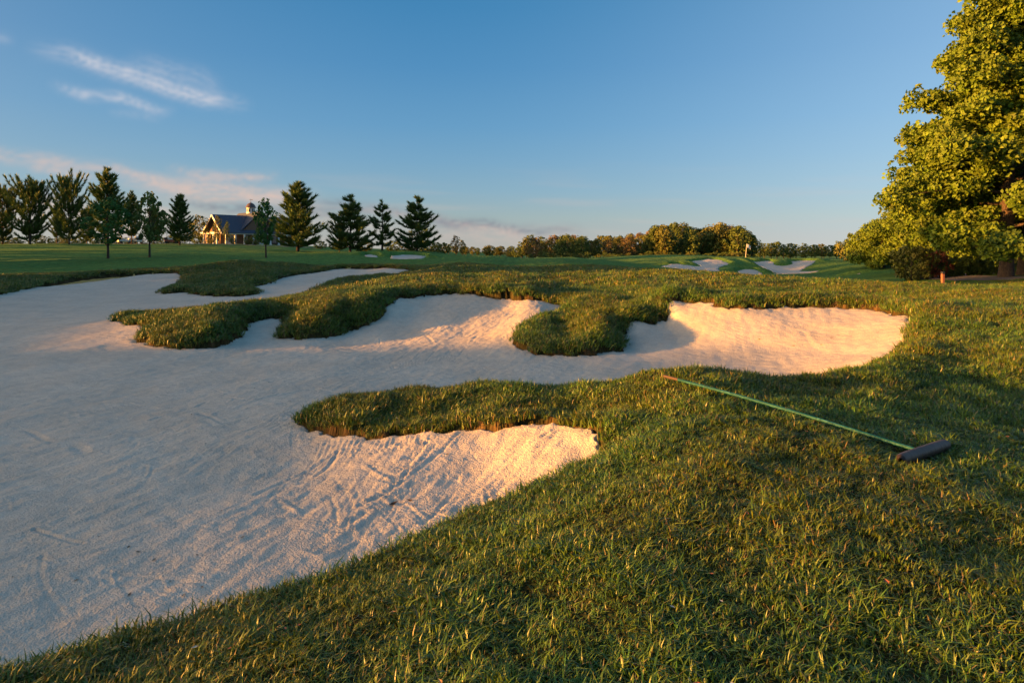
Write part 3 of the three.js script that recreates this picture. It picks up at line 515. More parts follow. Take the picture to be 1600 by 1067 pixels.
class Leaves {                                               // collects leaf faces
  constructor() { this.p = []; this.c = []; }
  leaf(x, y, z, nx, ny, nz, s, r, long = 1.25) {             // folded, pointed leaf
    const n = new THREE.Vector3(nx, ny, nz).normalize(), a = new THREE.Vector3(r() - 0.5, r() - 0.5, r() - 0.5).cross(n).normalize(), b = n.clone().cross(a), k = 0.75 + 0.5 * r();
    const P = (u, v, w) => [x + (a.x * u + b.x * v + n.x * w) * s, y + (a.y * u + b.y * v + n.y * w) * s, z + (a.z * u + b.z * v + n.z * w) * s];
    const t = P(long * 0.6, 0, -0.12), o = P(-long * 0.5, 0, 0), l = P(-0.05, 0.5, 0.16), m = P(-0.05, -0.5, 0.16);
    this.p.push(...o, ...t, ...l, ...o, ...m, ...t); for (let i = 0; i < 6; i++) this.c.push(k, k, k);
  }
  tri(a, b, c, k) { this.p.push(...a, ...b, ...c); for (let i = 0; i < 3; i++) this.c.push(k, k, k); }
  build() { const g = new THREE.BufferGeometry(); g.setAttribute('position', new THREE.Float32BufferAttribute(this.p, 3)); g.setAttribute('color', new THREE.Float32BufferAttribute(this.c, 3)); g.computeVertexNormals(); return g; }
}
// a broad-leaved tree of about 7 m, made of leaf clumps on limbs; several forms
function broadleaf(seed, { h = 7, w = 4.4, trunk = 0.3, clumps = 44, leaves = 46, size = 0.27, clump = 0.66, top = 0.55, open = 0 }) {
  const r = rngOf(seed), L = new Leaves(), wood = [], lean = (r() - 0.5) * 0.3;
  const t0 = h * trunk, cy = (t0 + h) / 2, ry = (h - t0) / 2;
  wood.push(tube([[0, -0.3, 0], [0, 0.2, 0], [lean * 0.4, t0, 0], [lean, h * 0.62, 0], [lean, h * 0.9, 0]], [0.03 * h, 0.022 * h, 0.017 * h, 0.01 * h, 0.003 * h], 7));
  for (let i = 0; i < clumps; i++) {
    const a = i * 2.399 + r() * 0.8, v = -1 + 2 * (i + 0.5) / clumps, y = cy + ry * v * 0.92, prof = Math.sqrt(Math.max(0.04, 1 - Math.abs(v) ** 2.2)) * lerp(1, 0.8, sstep(0, 1, v) * top), q = (0.3 + 0.7 * Math.sqrt(r())) * w / 2 * prof * (0.7 + 0.55 * r());
    const x = Math.cos(a) * q + lean * 0.7, z = Math.sin(a) * q, cr = clump * (0.4 + 1.05 * r()) * h / 7;
    if (i % 3 === 0 && v < 0.7) wood.push(tube([[lean * 0.5, Math.max(t0 * 0.8, y - q * 0.7 - 0.3), 0], [x * 0.5 + lean * 0.3, y - 0.2 - q * 0.15, z * 0.5], [x, y, z]], [0.008 * h, 0.005 * h, 0.0018 * h], 5));
    if (r() < open) continue;
    for (let k = 0; k < leaves; k++) {
      const d = new THREE.Vector3(r() * 2 - 1, r() * 2 - 1, r() * 2 - 1); if (d.lengthSq() > 1 || d.lengthSq() < 0.01) { k--; continue; }
      const m = 0.55 + 0.45 * d.length(); d.normalize();
      L.leaf(x + d.x * cr * m, y + d.y * cr * 0.72 * m, z + d.z * cr * m, d.x + (r() - 0.5) * 1.1, d.y * 0.7 + 0.35 + (r() - 0.5) * 1.1, d.z + (r() - 0.5) * 1.1, size * (0.7 + 0.6 * r()), r);
    }
  }
  return { trunk: mergeGeometries(wood), crown: L.build(), h };
}
function pine(seed, { h = 9, w = 5.2, whorls = 15, bare = 0.12, up = 0.35, thin = 1, round = 0 }) {
  const r = rngOf(seed), L = new Leaves(), wood = [tube([[0, -0.4, 0], [0, 0.3, 0], [0.05, h * 0.5, 0.03], [0, h * 0.97, 0]], [0.026 * h, 0.021 * h, 0.012 * h, 0.002 * h], 8)];
  const tuft = (x, y, z, dx, dy, dz, s) => {                  // a brush of needles round a shoot
    const d = new THREE.Vector3(dx, dy, dz).normalize(), a = new THREE.Vector3(r() - 0.5, r() - 0.5, r() - 0.5).cross(d).normalize(), b = d.clone().cross(a), n = 7;
    for (let i = 0; i < n; i++) {
      const an = i / n * 6.283 + r(), c = Math.cos(an), q = Math.sin(an), k = 0.7 + 0.6 * r(), sp = 0.45 + 0.3 * r(), l = s * (0.8 + 0.4 * r()), wd = s * 0.16;
      const ex = [x + (d.x * l + (a.x * c + b.x * q) * l * sp), y + (d.y * l + (a.y * c + b.y * q) * l * sp), z + (d.z * l + (a.z * c + b.z * q) * l * sp)];
      const sx = (-a.x * q + b.x * c) * wd, sy = (-a.y * q + b.y * c) * wd, sz = (-a.z * q + b.z * c) * wd;
      L.tri([x - d.x * s * 0.3 + sx, y - d.y * s * 0.3 + sy, z - d.z * s * 0.3 + sz], [x - d.x * s * 0.3 - sx, y - d.y * s * 0.3 - sy, z - d.z * s * 0.3 - sz], ex, k);
    }
  };
  for (let i = 0; i < whorls; i++) {
    const f = i / (whorls - 1), y0 = h * lerp(bare, 0.96, f ** 0.95), prof = round ? Math.sin(Math.PI * clamp(0.18 + 0.8 * f)) ** 0.8 : (1 - f) ** 0.75 * sstep(-0.25, 0.16, f) + 0.03, n = Math.round((f > 0.85 ? 4 : 6.6) * thin + r());
    for (let k = 0; k < n; k++) {
      if (r() < 0.16) continue;
      const a = k / n * 6.283 + i * 1.1 + (r() - 0.5) * 0.7, len = w / 2 * prof * (0.45 + 0.72 * r()) + 0.2, rise = up * (0.2 + f * 1.3) + (r() - 0.5) * 0.25, yy = y0 + (r() - 0.5) * h / whorls;
      const at = (t) => [Math.cos(a) * len * t, yy + len * (rise * t - 0.16 * Math.sin(t * 3) * (1 - f) + 0.22 * t * t), Math.sin(a) * len * t];
      wood.push(tube([at(0), at(0.5), at(1)], [0.0065 * h * (1 - 0.7 * f), 0.004 * h * (1 - 0.7 * f), 0.001 * h], 4));
      const m = 3 + Math.round(len * 7.5);
      for (let j = 0; j < m; j++) {
        const t = 0.28 + 0.74 * (j + r()) / m, p = at(t), sp = len * 0.3 * (1.1 - t) + 0.06, sgn = j % 2 ? 1 : -1, ox = -Math.sin(a) * sp * sgn * r(), oz = Math.cos(a) * sp * sgn * r();
        tuft(p[0] + ox, p[1] + (r() - 0.3) * 0.14, p[2] + oz, Math.cos(a) * 0.8 + ox * 1.5, 0.45 + rise * 0.6 + r() * 0.4, Math.sin(a) * 0.8 + oz * 1.5, 0.36 + 0.15 * r());
      }
    }
  }
  for (let k = 0; k < 6; k++) tuft(0, h * (0.93 + 0.012 * k), 0, (r() - 0.5) * 0.7, 1, (r() - 0.5) * 0.7, 0.34);
  return { trunk: mergeGeometries(wood), crown: L.build(), h };
}
function plant(name, form, mats, x, Z, height, width, turn, label, category, grp, y) {
  const g = group(name), sy = height / form.h;
  mesh('trunk', form.trunk, mats[0], g); const c = mesh('crown', form.crown, mats[1], g); c.userData.kind = 'stuff';
  g.position.set(x, (y ?? turfBase(x, Z)) - 0.02, -Z); g.rotation.y = turn; g.scale.set(sy * width, sy, sy * width);
  return finish(g, label, category, grp);
}
const byPix = (px, Z) => (px - 800) / F * Z;
{
  const P1 = pine(101, { h: 9, w: 6.4, whorls: 17, bare: 0.1, up: 0.42 }), P2 = pine(102, { h: 8, w: 6.6, whorls: 13, bare: 0.1, up: 0.12 }), P3f = pine(103, { h: 8, w: 5.0, whorls: 11, bare: 0.16, up: 0.16, thin: 0.72 }), P4 = pine(104, { h: 10, w: 5.6, whorls: 17, bare: 0.2, up: 0.6, thin: 0.85, round: 0 }), P5 = pine(105, { h: 8, w: 6.4, whorls: 15, bare: 0.12, up: 0.75, round: 1 });
  const G = 'pines along the far edge of the fairway';
  const put = (px, topY, Z, form, width, turn, label) => { const x = byPix(px, Z), y = turfBase(x, Z), h = EYE + (HORIZON - topY) / F * Z - y; plant('pine_tree', form, [bark, pineMat], x, Z, h, width, turn, label, 'pine tree', G); };
  put(465, 288, 90, P1, 1.15, 0.4, 'largest broad pine with dense golden-green crown right of the slate-roofed clubhouse');
  put(547, 307, 92, P2, 1.12, 2.2, 'spreading pine with upswept side branches between the broadest pine and the slender one');
  put(530, 352, 94, P5, 0.8, 1.0, 'low dark pine tucked against the spreading pine, only its trunk clear');
  put(597, 315, 93, P3f, 1.08, 0.9, 'slender open pine with bare gaps between its tiers');
  put(652, 309, 95, P2, 1.08, 4.4, 'layered pine at the end of the row, beside the far small bunker');
  put(280, 306, 100, P1, 0.9, 2.0, 'narrow dark pine left of the clubhouse beside the parked cart');
  put(205, 300, 104, P4, 0.62, 0.3, 'thin pine standing behind the two young lawn trees');
  put(167, 265, 96, P4, 0.95, 1.2, 'tallest pine of the left grove with ragged upswept top');
  put(107, 285, 98, P5, 0.66, 3.4, 'round-headed pine with a split top in the left grove');
  put(88, 318, 108, P4, 0.7, 5.0, 'smaller dark pine filling the gap of the left grove');
  put(46, 291, 98, P5, 0.85, 0.2, 'wide round-headed pine in the left grove');
  put(3, 302, 98, P5, 0.75, 2.6, 'dark pine at the outer end of the left grove');
  put(135, 330, 112, P5, 0.85, 1.6, 'low pine behind the tallest pine of the left grove');
  put(240, 325, 115, P1, 0.8, 3.0, 'dim pine far behind the young lawn tree, near the carts');
  // the grove goes on outside the frame, between the fairway and the low sun
  const r = rngOf(71);
  for (let i = 0; i < 34; i++) { const Z = 14 + i * 2.3 + r() * 2.5, x = Math.min(-48, -0.8 * Z - 12) - (i % 2) * 9 - r() * 4; if (Z > 62 && i % 3) continue; plant('pine_tree', [P1, P5, P4][i % 3], [bark, pineMat], x, Z, (Z > 66 ? 4.8 : Z < 34 ? 5.4 : 6.3) + (Z < 34 ? 0.8 : 1.8) * r(), 1.2, r() * 6, 'pine of the grove left of the fairway that shades it', 'pine tree', 'pines of the grove left of the fairway'); }

  // young lawn trees
  const Y = [broadleaf(201, { h: 5, w: 3.4, trunk: 0.26, clumps: 40, leaves: 40, size: 0.2, clump: 0.62, top: 0.95 }), broadleaf(202, { h: 5, w: 2.5, trunk: 0.24, clumps: 36, leaves: 40, size: 0.19, clump: 0.55, top: 1 })];
  const lawn = (px, topY, Z, f, wd, turn, label, mat = youngMat) => { const x = byPix(px, Z), y = turfBase(x, Z); plant('lawn_tree', f, [bark, mat], x, Z, EYE + (HORIZON - topY) / F * Z - y, wd, turn, label, 'tree', 'young trees on the lawn'); };
  lawn(168, 312, 57, Y[0], 1, 0.3, 'young bright green tree in front of the tallest pine'); lawn(233, 302, 58, Y[0], 0.74, 2.3, 'young yellow-green tree with narrow crown on the lawn beside the greener one', greenMat); lawn(415, 312, 58, Y[1], 0.72, 1, 'slim young green tree in front of the clubhouse roof');

  // broad-leaved forms for the wood
  const forms = [
    broadleaf(211, { w: 4.6, trunk: 0.16, clumps: 46 }), broadleaf(212, { w: 3.6, trunk: 0.14, clumps: 40, top: 0.9 }), broadleaf(213, { w: 5.2, trunk: 0.2, clumps: 52, clump: 0.85, top: 0.35 }), broadleaf(214, { w: 3.8, trunk: 0.12, clumps: 40, open: 0.25, leaves: 34 }), broadleaf(215, { w: 4.4, trunk: 0.1, clumps: 44, top: 0.7, clump: 0.65 }), broadleaf(216, { h: 7, w: 6.2, trunk: 0.05, clumps: 54, clump: 0.8, top: 0.3 }),
  ];
  const shrubF = [broadleaf(221, { h: 3, w: 4, trunk: 0.02, clumps: 36, leaves: 40, size: 0.2, clump: 0.9 }), broadleaf(222, { h: 3, w: 4.6, trunk: 0.02, clumps: 40, leaves: 34, size: 0.2, clump: 0.9, open: 0.1 })];
  const prof = [[690, 374], [720, 378], [745, 384], [762, 379], [778, 378], [800, 386], [815, 378], [826, 366], [850, 367], [880, 365], [905, 367], [925, 371], [942, 364], [962, 367], [990, 363], [1010, 359], [1035, 349], [1052, 346], [1072, 355], [1096, 352], [1112, 350], [1132, 350], [1152, 352], [1172, 362], [1184, 378], [1210, 378], [1240, 376], [1262, 377], [1282, 379], [1302, 377], [1325, 374]];
  const topAt = (px) => { let i = 0; while (i < prof.length - 2 && prof[i + 1][0] < px) i++; return lerp(prof[i][1], prof[i + 1][1], clamp((px - prof[i][0]) / (prof[i + 1][0] - prof[i][0]))); };
  const W = { green: [greenMat, 'green broadleaf tree in the wood beyond the fairway'], olive: [oliveMat, 'olive yellow tree in the wood beyond the fairway'], russet: [russetMat, 'russet brown leaved tree in the wood beyond the fairway'], deep: [greenMat, 'deep green tree in the wood behind the green'] };
  const woodTree = (px, Z, topY, kind, fi, wd) => { const x = byPix(px, Z), y = turfBase(x, Z); plant('wood_tree', forms[fi], [bark, W[kind][0]], x, Z, EYE + (HORIZON - topY) / F * Z - y, wd, r() * 6.28, W[kind][1], 'tree', 'wood edge, ' + kind + ' trees'); };
  for (let px = 822; px < 1182; px += 7.5) {
    const q = r(), k = px < 1000 ? (q < 0.26 ? 'russet' : q < 0.6 ? 'olive' : 'green') : (q < 0.55 ? 'green' : q < 0.97 ? 'olive' : 'russet');
    woodTree(px + (r() - 0.5) * 7, 146 + r() * 16, topAt(px) - 1 + r() * 11 + (r() < 0.3 ? 12 : 0), k, Math.floor(r() * 6), 0.8 + 0.35 * r());
  }
  for (let px = 835; px < 1170; px += 15) woodTree(px + (r() - 0.5) * 9, 168 + r() * 10, topAt(px) + 1 + r() * 4, r() < 0.3 ? 'russet' : r() < 0.5 ? 'olive' : 'green', Math.floor(r() * 6), 0.9 + 0.3 * r());
  for (let px = 1176; px < 1345; px += 10) woodTree(px + (r() - 0.5) * 7, 178 + r() * 20, topAt(px) + r() * 5, r() < 0.3 ? 'green' : r() < 0.15 ? 'olive' : 'deep', Math.floor(r() * 6), 0.95 + 0.35 * r());
  for (let px = 694; px < 826; px += 9) woodTree(px + (r() - 0.5) * 7, 165 + r() * 20, topAt(px) + 3 + r() * 6, r() < 0.45 ? 'olive' : 'green', Math.floor(r() * 6), 1.15 + 0.3 * r());
  woodTree(712, 150, 367, 'russet', 3, 0.75); woodTree(722, 152, 374, 'olive', 3, 0.9);
  for (let px = 660; px < 1340; px += 17) woodTree(px + (r() - 0.5) * 9, 235 + r() * 30, 384 + r() * 5, r() < 0.4 ? 'green' : 'deep', Math.floor(r() * 6), 1.5 + 0.4 * r());
  const shrub = (px, Z, topY, mat, wd, label, fi = 0, grp = 'shrubs at the wood edge') => { const x = byPix(px, Z), y = turfBase(x, Z); plant('shrub', shrubF[fi], [bark, mat], x, Z, Math.max(0.7, EYE + (HORIZON - topY) / F * Z - y), wd, r() * 6.28, label, 'shrub', grp); };
  for (let px = 826; px < 1180; px += 13) shrub(px + r() * 8, 140 + r() * 4, 392 + r() * 5, [greenMat, oliveMat, greenMat][Math.floor(r() * 3)], 1.2, 'low shrub at the foot of the wood edge', Math.floor(r() * 2));
  // hedge and bushes under the left pines
  for (let px = -20; px < 330; px += 16) shrub(px + r() * 8, 126 + r() * 12, 366 + r() * 9, r() < 0.6 ? greenMat : r() < 0.6 ? greenMat : oliveMat, 1.3, 'leafy bush behind the trunks of the left pines', Math.floor(r() * 2), 'bushes behind the left pines');
  shrub(98, 120, 372, oliveMat, 1.3, 'olive yellow bush between the left pine trunks', 1, 'bushes behind the left pines');
  woodTree(312, 128, 335, 'olive', 3, 0.95); woodTree(296, 134, 345, 'olive', 4, 0.8);
  for (const [px, t] of [[500, 376], [525, 377], [570, 378], [615, 376], [640, 379], [668, 376]]) shrub(px, 118, t, px === 570 || px === 640 ? oliveMat : greenMat, 1.5, 'leafy bush behind the row of pines right of the clubhouse', 0, 'bushes behind the pine row');
  shrub(678, 108, 377, oliveMat, 1.3, 'bright lime bush beside the last pine of the row', 1); shrub(694, 110, 379, oliveMat, 1.1, 'lime green bush next to the bright one past the pine row', 0);
  woodTree(340, 122, 336, 'olive', 3, 0.5); woodTree(354, 120, 345, 'green', 3, 0.45);
  for (const [px, t] of [[328, 367], [364, 371], [386, 369], [398, 366]]) shrub(px, 119, t, oliveMat, 0.8, 'rounded bush growing along the clubhouse porch', px % 2, 'bushes along the clubhouse porch');

  /* the big trees at the right, leaf by leaf */
  const spray = [0, 1, 2].map((s) => { const q = rngOf(600 + s), L = new Leaves(); for (let i = 0; i < 12; i++) L.leaf((q() - 0.5) * 0.6, (q() - 0.5) * 0.4, (q() - 0.5) * 0.6, (q() - 0.5) * 1.8, 0.6, (q() - 0.5) * 1.8, 0.115 + 0.075 * q(), q, 1.25); return L.build(); });
  function maple(seed, x, Z, { h, spread, low, limbs, trunkR, mat = mapleMat, per = 46, label, flat = 0.5, cone = false }) {
    const r = rngOf(seed), g = group('maple_tree'), M = spray.map(() => []), y0 = turfBase(x, Z) - 0.05, C = spray.map(() => []);
    mesh('trunk', tube([[0, -0.3, 0], [0, 0.25, 0], [0.05, 1.2, 0], [0.1, h * 0.3, 0.1], [0, h * 0.62, 0], [0.1, h * 0.93, 0]], [trunkR * 1.5, trunkR * 1.15, trunkR, trunkR * 0.8, trunkR * 0.45, trunkR * 0.08], 14), bark, g);
    const clump = (cx, cy, cz, cr, a) => {
      const n = Math.round(per * cr * cr * (0.9 + 0.5 * r()));
      for (let k = 0; k < n; k++) {
        const d = new THREE.Vector3(r() * 2 - 1, r() * 2 - 1, r() * 2 - 1); if (d.lengthSq() > 1) { k--; continue; }
        const m = 0.5 + 0.5 * d.length(); d.normalize();
        dummy.position.set(cx + d.x * cr * m, cy + d.y * cr * flat * m - 0.1 * cr * (d.x * d.x + d.z * d.z), cz + d.z * cr * m);
        const nv = new THREE.Vector3(Math.cos(a) * 0.55 + d.x * 0.9 + (r() - 0.5) * 0.5, 0.55 + d.y * 0.5, Math.sin(a) * 0.55 + d.z * 0.9 + (r() - 0.5) * 0.5).normalize();
        dummy.quaternion.setFromUnitVectors(upV, nv).multiply(new THREE.Quaternion().setFromAxisAngle(upV, r() * 6.28));
        dummy.scale.setScalar(0.8 + 0.5 * r()); dummy.updateMatrix();
        const v = Math.floor(r() * 3), t = 0.6 + 0.6 * r(); M[v].push(dummy.matrix.clone()); C[v].push(new THREE.Color().setRGB(t * (0.92 + 0.2 * r()), t, t));
      }
    };
    for (let i = 0; i < limbs; i++) {
      const f = (i + 0.5) / limbs, a = i * 2.399 + (r() - 0.5) * 0.9, yy = lerp(low, h * 0.94, f ** 0.9), reach = spread * (cone ? (1.03 - f) ** 0.95 * sstep(-0.35, 0.12, f) : Math.sin(Math.PI * clamp(0.2 + 0.74 * f)) ** 0.7) * (0.72 + 0.4 * r()), rise = lerp(0.05, 0.7, f) + (r() - 0.5) * 0.2;
      const at = (t) => [Math.cos(a) * reach * t, yy + reach * (rise * t * 0.6 - 0.2 * t * t * (1 - f)) - (1 - t) * 0.4, Math.sin(a) * reach * t];
      mesh('limb', tube([at(0), at(0.35), at(0.7), at(0.96)], [trunkR * 0.32 * (1.1 - f * 0.7), trunkR * 0.2, trunkR * 0.1, trunkR * 0.03], 6), bark, g);
      const m = Math.max(2, Math.round(reach * 1.15));
      for (let j = 0; j < m; j++) { const t = 0.35 + 0.68 * (j + 0.6) / m, p = at(t), s = (r() - 0.5) * reach * 0.55 * (0.5 + 0.6 * t); clump(p[0] - Math.sin(a) * s, p[1] + 0.15 + (r() - 0.5) * 0.7, p[2] + Math.cos(a) * s, 0.55 + 0.6 * r(), a); }
    }
    spray.forEach((sg, v) => { const im = new THREE.InstancedMesh(sg, mat, M[v].length); im.name = 'crown'; im.userData.kind = 'stuff'; M[v].forEach((mm, k) => { im.setMatrixAt(k, mm); im.setColorAt(k, C[v][k]); }); g.add(im); });
    g.position.set(x, y0, -Z); finish(g, label, 'tree', 'big maples by the cart path');
  }
  maple(801, byPix(1573, 36), 36, { h: 20, spread: 6.4, low: 1.9, limbs: 58, trunkR: 0.33, per: 42, cone: true, label: 'huge golden-green maple with thick trunk nearest the cart path' });
  maple(802, byPix(1603, 37.5), 37.5, { h: 22, spread: 7.0, low: 1.9, limbs: 50, trunkR: 0.36, cone: true, label: 'second big maple whose trunk stands close beside the first' });
  maple(803, byPix(1497, 53), 53, { h: 12.2, spread: 5.4, low: 1.2, limbs: 34, trunkR: 0.25, per: 40, label: 'middle-sized maple behind the path, branches down to the ground' });
  maple(804, byPix(1560, 52), 52, { h: 15, spread: 6.5, low: 1, limbs: 34, trunkR: 0.25, per: 36, label: 'dark maple in the shade behind the two big trunks' });
  maple(805, byPix(1428, 62), 62, { h: 6.3, spread: 3.8, low: 0.6, limbs: 24, trunkR: 0.2, per: 40, label: 'low rounded yellow maple behind the orange-tinged bush' });
  maple(806, byPix(1380, 72), 72, { h: 4.9, spread: 3.3, low: 0.5, limbs: 20, trunkR: 0.18, per: 36, label: 'small rounded maple at the end of the tree line by the green' });
  shrub(1345, 84, 362, greenMat, 0.8, 'upright bush ending the right tree line near the green', 0, 'bushes by the right tree line'); shrub(1332, 88, 374, oliveMat, 0.9, 'low olive bush beyond the upright one near the green', 1, 'bushes by the right tree line');
  shrub(1425, 41, 386, oliveMat, 0.9, 'yellow lit bush in front of the maples', 0, 'bushes by the right tree line'); shrub(1440, 42, 384, oliveMat, 0.7, 'orange-tinged bush glowing in front of the maples', 1, 'bushes by the right tree line'); shrub(1466, 41.5, 391, redMat, 0.6, 'reddish twiggy bush beside the orange-tinged one', 1, 'bushes by the right tree line');
  for (const px of [1484, 1500, 1516, 1532, 1548, 1562, 1588, 1606]) shrub(px, 42 + (px % 4), 400 + (px % 5), greenMat, 1.1, 'leafy undergrowth bush under the big maples', px % 2, 'undergrowth below the maples');
}

/* ------------------------------------------------------------------ clubhouse */
{
  const brickMap = tileTex(256, (u, v) => { const row = Math.floor(v * 16), k = 0.8 + 0.4 * vnoise(u, v, 32, 31); return [0.46 * k, 0.35 * k, 0.28 * k]; }, true);
  const brick = new THREE.MeshStandardMaterial({ map: brickMap, roughness: 0.9 }), white = new THREE.MeshStandardMaterial({ color: new THREE.Color().setRGB(0.74, 0.72, 0.68), roughness: 0.6 }), slateMap = tileTex(256, (u, v) => { const k = 0.75 + 0.5 * vnoise(u, v, 60, 33); return [0.27 * k, 0.29 * k, 0.34 * k]; }, true);
  const slate = new THREE.MeshStandardMaterial({ map: slateMap, roughness: 0.75, side: THREE.DoubleSide }), glass = new THREE.MeshPhysicalMaterial({ color: new THREE.Color().setRGB(0.05, 0.06, 0.07), roughness: 0.08 }), copper = new THREE.MeshStandardMaterial({ color: new THREE.Color().setRGB(0.09, 0.06, 0.05), roughness: 0.5 }), dark = new THREE.MeshStandardMaterial({ color: new THREE.Color().setRGB(0.1, 0.06, 0.045), roughness: 0.7 });
  [brick, white, slate, glass, copper, dark].forEach((m, i) => { m.name = ['brick', 'white_trim', 'slate', 'window_glass', 'dome_metal', 'dark_door'][i]; });
  const Z = 126, X = byPix(351, Z), base = turfBase(X, Z), g = group('clubhouse'); g.position.set(X, base - 0.15, -Z); g.rotation.y = 48.7 * Math.PI / 180;
  const box = (name, w, h, d, x, y, z, m, parent = g) => { const o = mesh(name, new RoundedBoxGeometry(w, h, d, 1, 0.02), m, parent); o.position.set(x, y, z); return o; };
  const W = 9, L = 17, EV = 2.75, RG = 6.1;                   // gable width, length, eaves, ridge
  const prism = (pts, depth) => { const s = new THREE.Shape(pts.map(([a, b]) => new THREE.Vector2(a, b))); return new THREE.ExtrudeGeometry(s, { depth, bevelEnabled: false }); };
  // walls: recessed behind the porch on the long side
  const wall = mesh('wall', prism([[0, 0], [W - 2, 0], [W - 2, EV], [(W - 2) / 2, RG - 0.9], [0, EV]], L), brick, g); wall.rotation.y = Math.PI / 2; wall.position.set(0, 0, -1.9); wall.scale.set(1, 1, 1);
  const roofSlab = (name, pts, depth, pos, turn) => { const o = mesh(name, prism(pts, depth), slate, g); o.rotation.y = turn; o.position.set(...pos); return o; };
  const th = 0.16, ov = 0.5;
  // ridge along local x: cross-section in local z
  const sec = [[ov + 0.3, EV - 0.35], [-W / 2 + 1, RG], [-W + 1, EV - 0.35 + 0.2], [-W + 1, EV - 0.35 + 0.2 - th], [-W / 2 + 1, RG - th], [ov + 0.3, EV - 0.35 - th]];
  const roof = roofSlab('roof', sec.map(([a, b]) => [-a, b]), L + 0.8, [-0.8, 0, -0.4], Math.PI / 2);
  for (const [x0, y0, x1, y1] of [[ov + 0.3, EV - 0.42, -W / 2 + 1, RG - 0.06], [-W / 2 + 1, RG - 0.06, -W + 1, EV - 0.22]]) { // white bargeboards on the gable
    const len = Math.hypot(x1 - x0, y1 - y0), b = mesh('bargeboard', new THREE.BoxGeometry(0.12, 0.34, len), white, g); b.position.set(-0.9, (y0 + y1) / 2 - 0.12, -0.4 + (x0 + x1) / 2); b.rotation.x = Math.atan2(y1 - y0, -(x1 - x0)); }
  const arch = mesh('gable_arch', new THREE.TorusGeometry(1.15, 0.16, 6, 18, Math.PI), white, g); arch.rotation.y = Math.PI / 2; arch.position.set(-0.12, 2.55, -W / 2 + 0.6);
  const wn = box('window', 0.1, 1.9, 2.0, -0.08, 1.6, -W / 2 + 0.6, white); box('pane', 0.05, 1.6, 0.8, -0.06, 0, -0.45, glass, wn); box('pane', 0.05, 1.6, 0.8, -0.06, 0, 0.45, glass, wn);
  for (const z of [-1.0, -2.6, -5.2, -6.9, -8.3]) { const c = mesh('column', new THREE.CylinderGeometry(0.17, 0.2, EV - 0.5, 12), white, g); c.position.set(-1.1, (EV - 0.5) / 2, z); }
  box('porch_beam', 0.3, 0.35, 8.2, -1.1, EV - 0.42, -4.6, white);
  box('porch_beam', L, 0.36, 0.3, L / 2 - 0.4, EV - 0.5, 0.05, white);
  for (let i = 0; i < 9; i++) { const c = mesh('column', new THREE.CylinderGeometry(0.17, 0.2, EV - 0.66, 12), white, g); c.position.set(0.2 + i * 1.85, (EV - 0.66) / 2, 0.05); box('column_base', 0.5, 0.14, 0.5, 0.2 + i * 1.85, 0.07, 0.05, white); }
  for (let i = 0; i < 5; i++) { const d = box('door', 1.3, 2.1, 0.12, 2 + i * 3.1, 1.06, -1.86, i % 2 ? dark : white); box('pane', 1.0, 1.5, 0.05, 0, 0.15, 0.06, glass, d); }
  // higher cross roof with a ridge along local z, and the cupola
  const cross = [[3.2, EV + 0.2], [7.2, RG + 0.75], [11.2, EV + 0.2], [11.2, EV + 0.05], [7.2, RG + 0.6], [3.2, EV + 0.05]];
  const up = mesh('cross_roof', prism(cross, W + 0.6), slate, g); up.position.set(0, 0, -W - 0.4);
  const cg = mesh('cross_gable', prism([[3.7, EV], [7.2, RG + 0.35], [10.7, EV]], 0.2), brick, g); cg.position.set(0, 0, -0.5);
  const cup = group('cupola'); cup.position.set(7.2, RG + 0.45, -W / 2 + 0.6); cup.scale.setScalar(0.85); g.add(cup);
  const drum = mesh('drum', new THREE.CylinderGeometry(0.98, 1.02, 1.5, 8), white, cup); drum.position.y = 0.75; drum.rotation.y = Math.PI / 8;
  for (let i = 0; i < 8; i++) { const p = mesh('pane', new THREE.BoxGeometry(0.46, 0.85, 0.05), glass, cup), a = i * Math.PI / 4; p.position.set(Math.sin(a) * 0.93, 0.82, Math.cos(a) * 0.93); p.rotation.y = a; }
  const dome = mesh('dome', new THREE.LatheGeometry([[1.3, 1.46], [1.3, 1.56], [1.12, 1.72], [1.0, 2.05], [0.72, 2.42], [0.3, 2.66], [0.08, 2.75], [0.04, 3.2], [0, 3.25]].map(([a, b]) => new THREE.Vector2(a, b)), 16), copper, cup);
  const vane = mesh('weather_vane', mergeGeometries([new THREE.BoxGeometry(0.7, 0.07, 0.05).translate(0, 3.45, 0), new THREE.CylinderGeometry(0.03, 0.03, 0.6, 6).translate(0, 3.4, 0), new THREE.ConeGeometry(0.12, 0.25, 6).rotateZ(-1.57).translate(0.42, 3.45, 0)].map((q) => { const t = q.toNonIndexed(); return t; })), copper, cup);
  finish(g, 'brick clubhouse with slate roof, white porch columns and domed cupola', 'clubhouse');
}
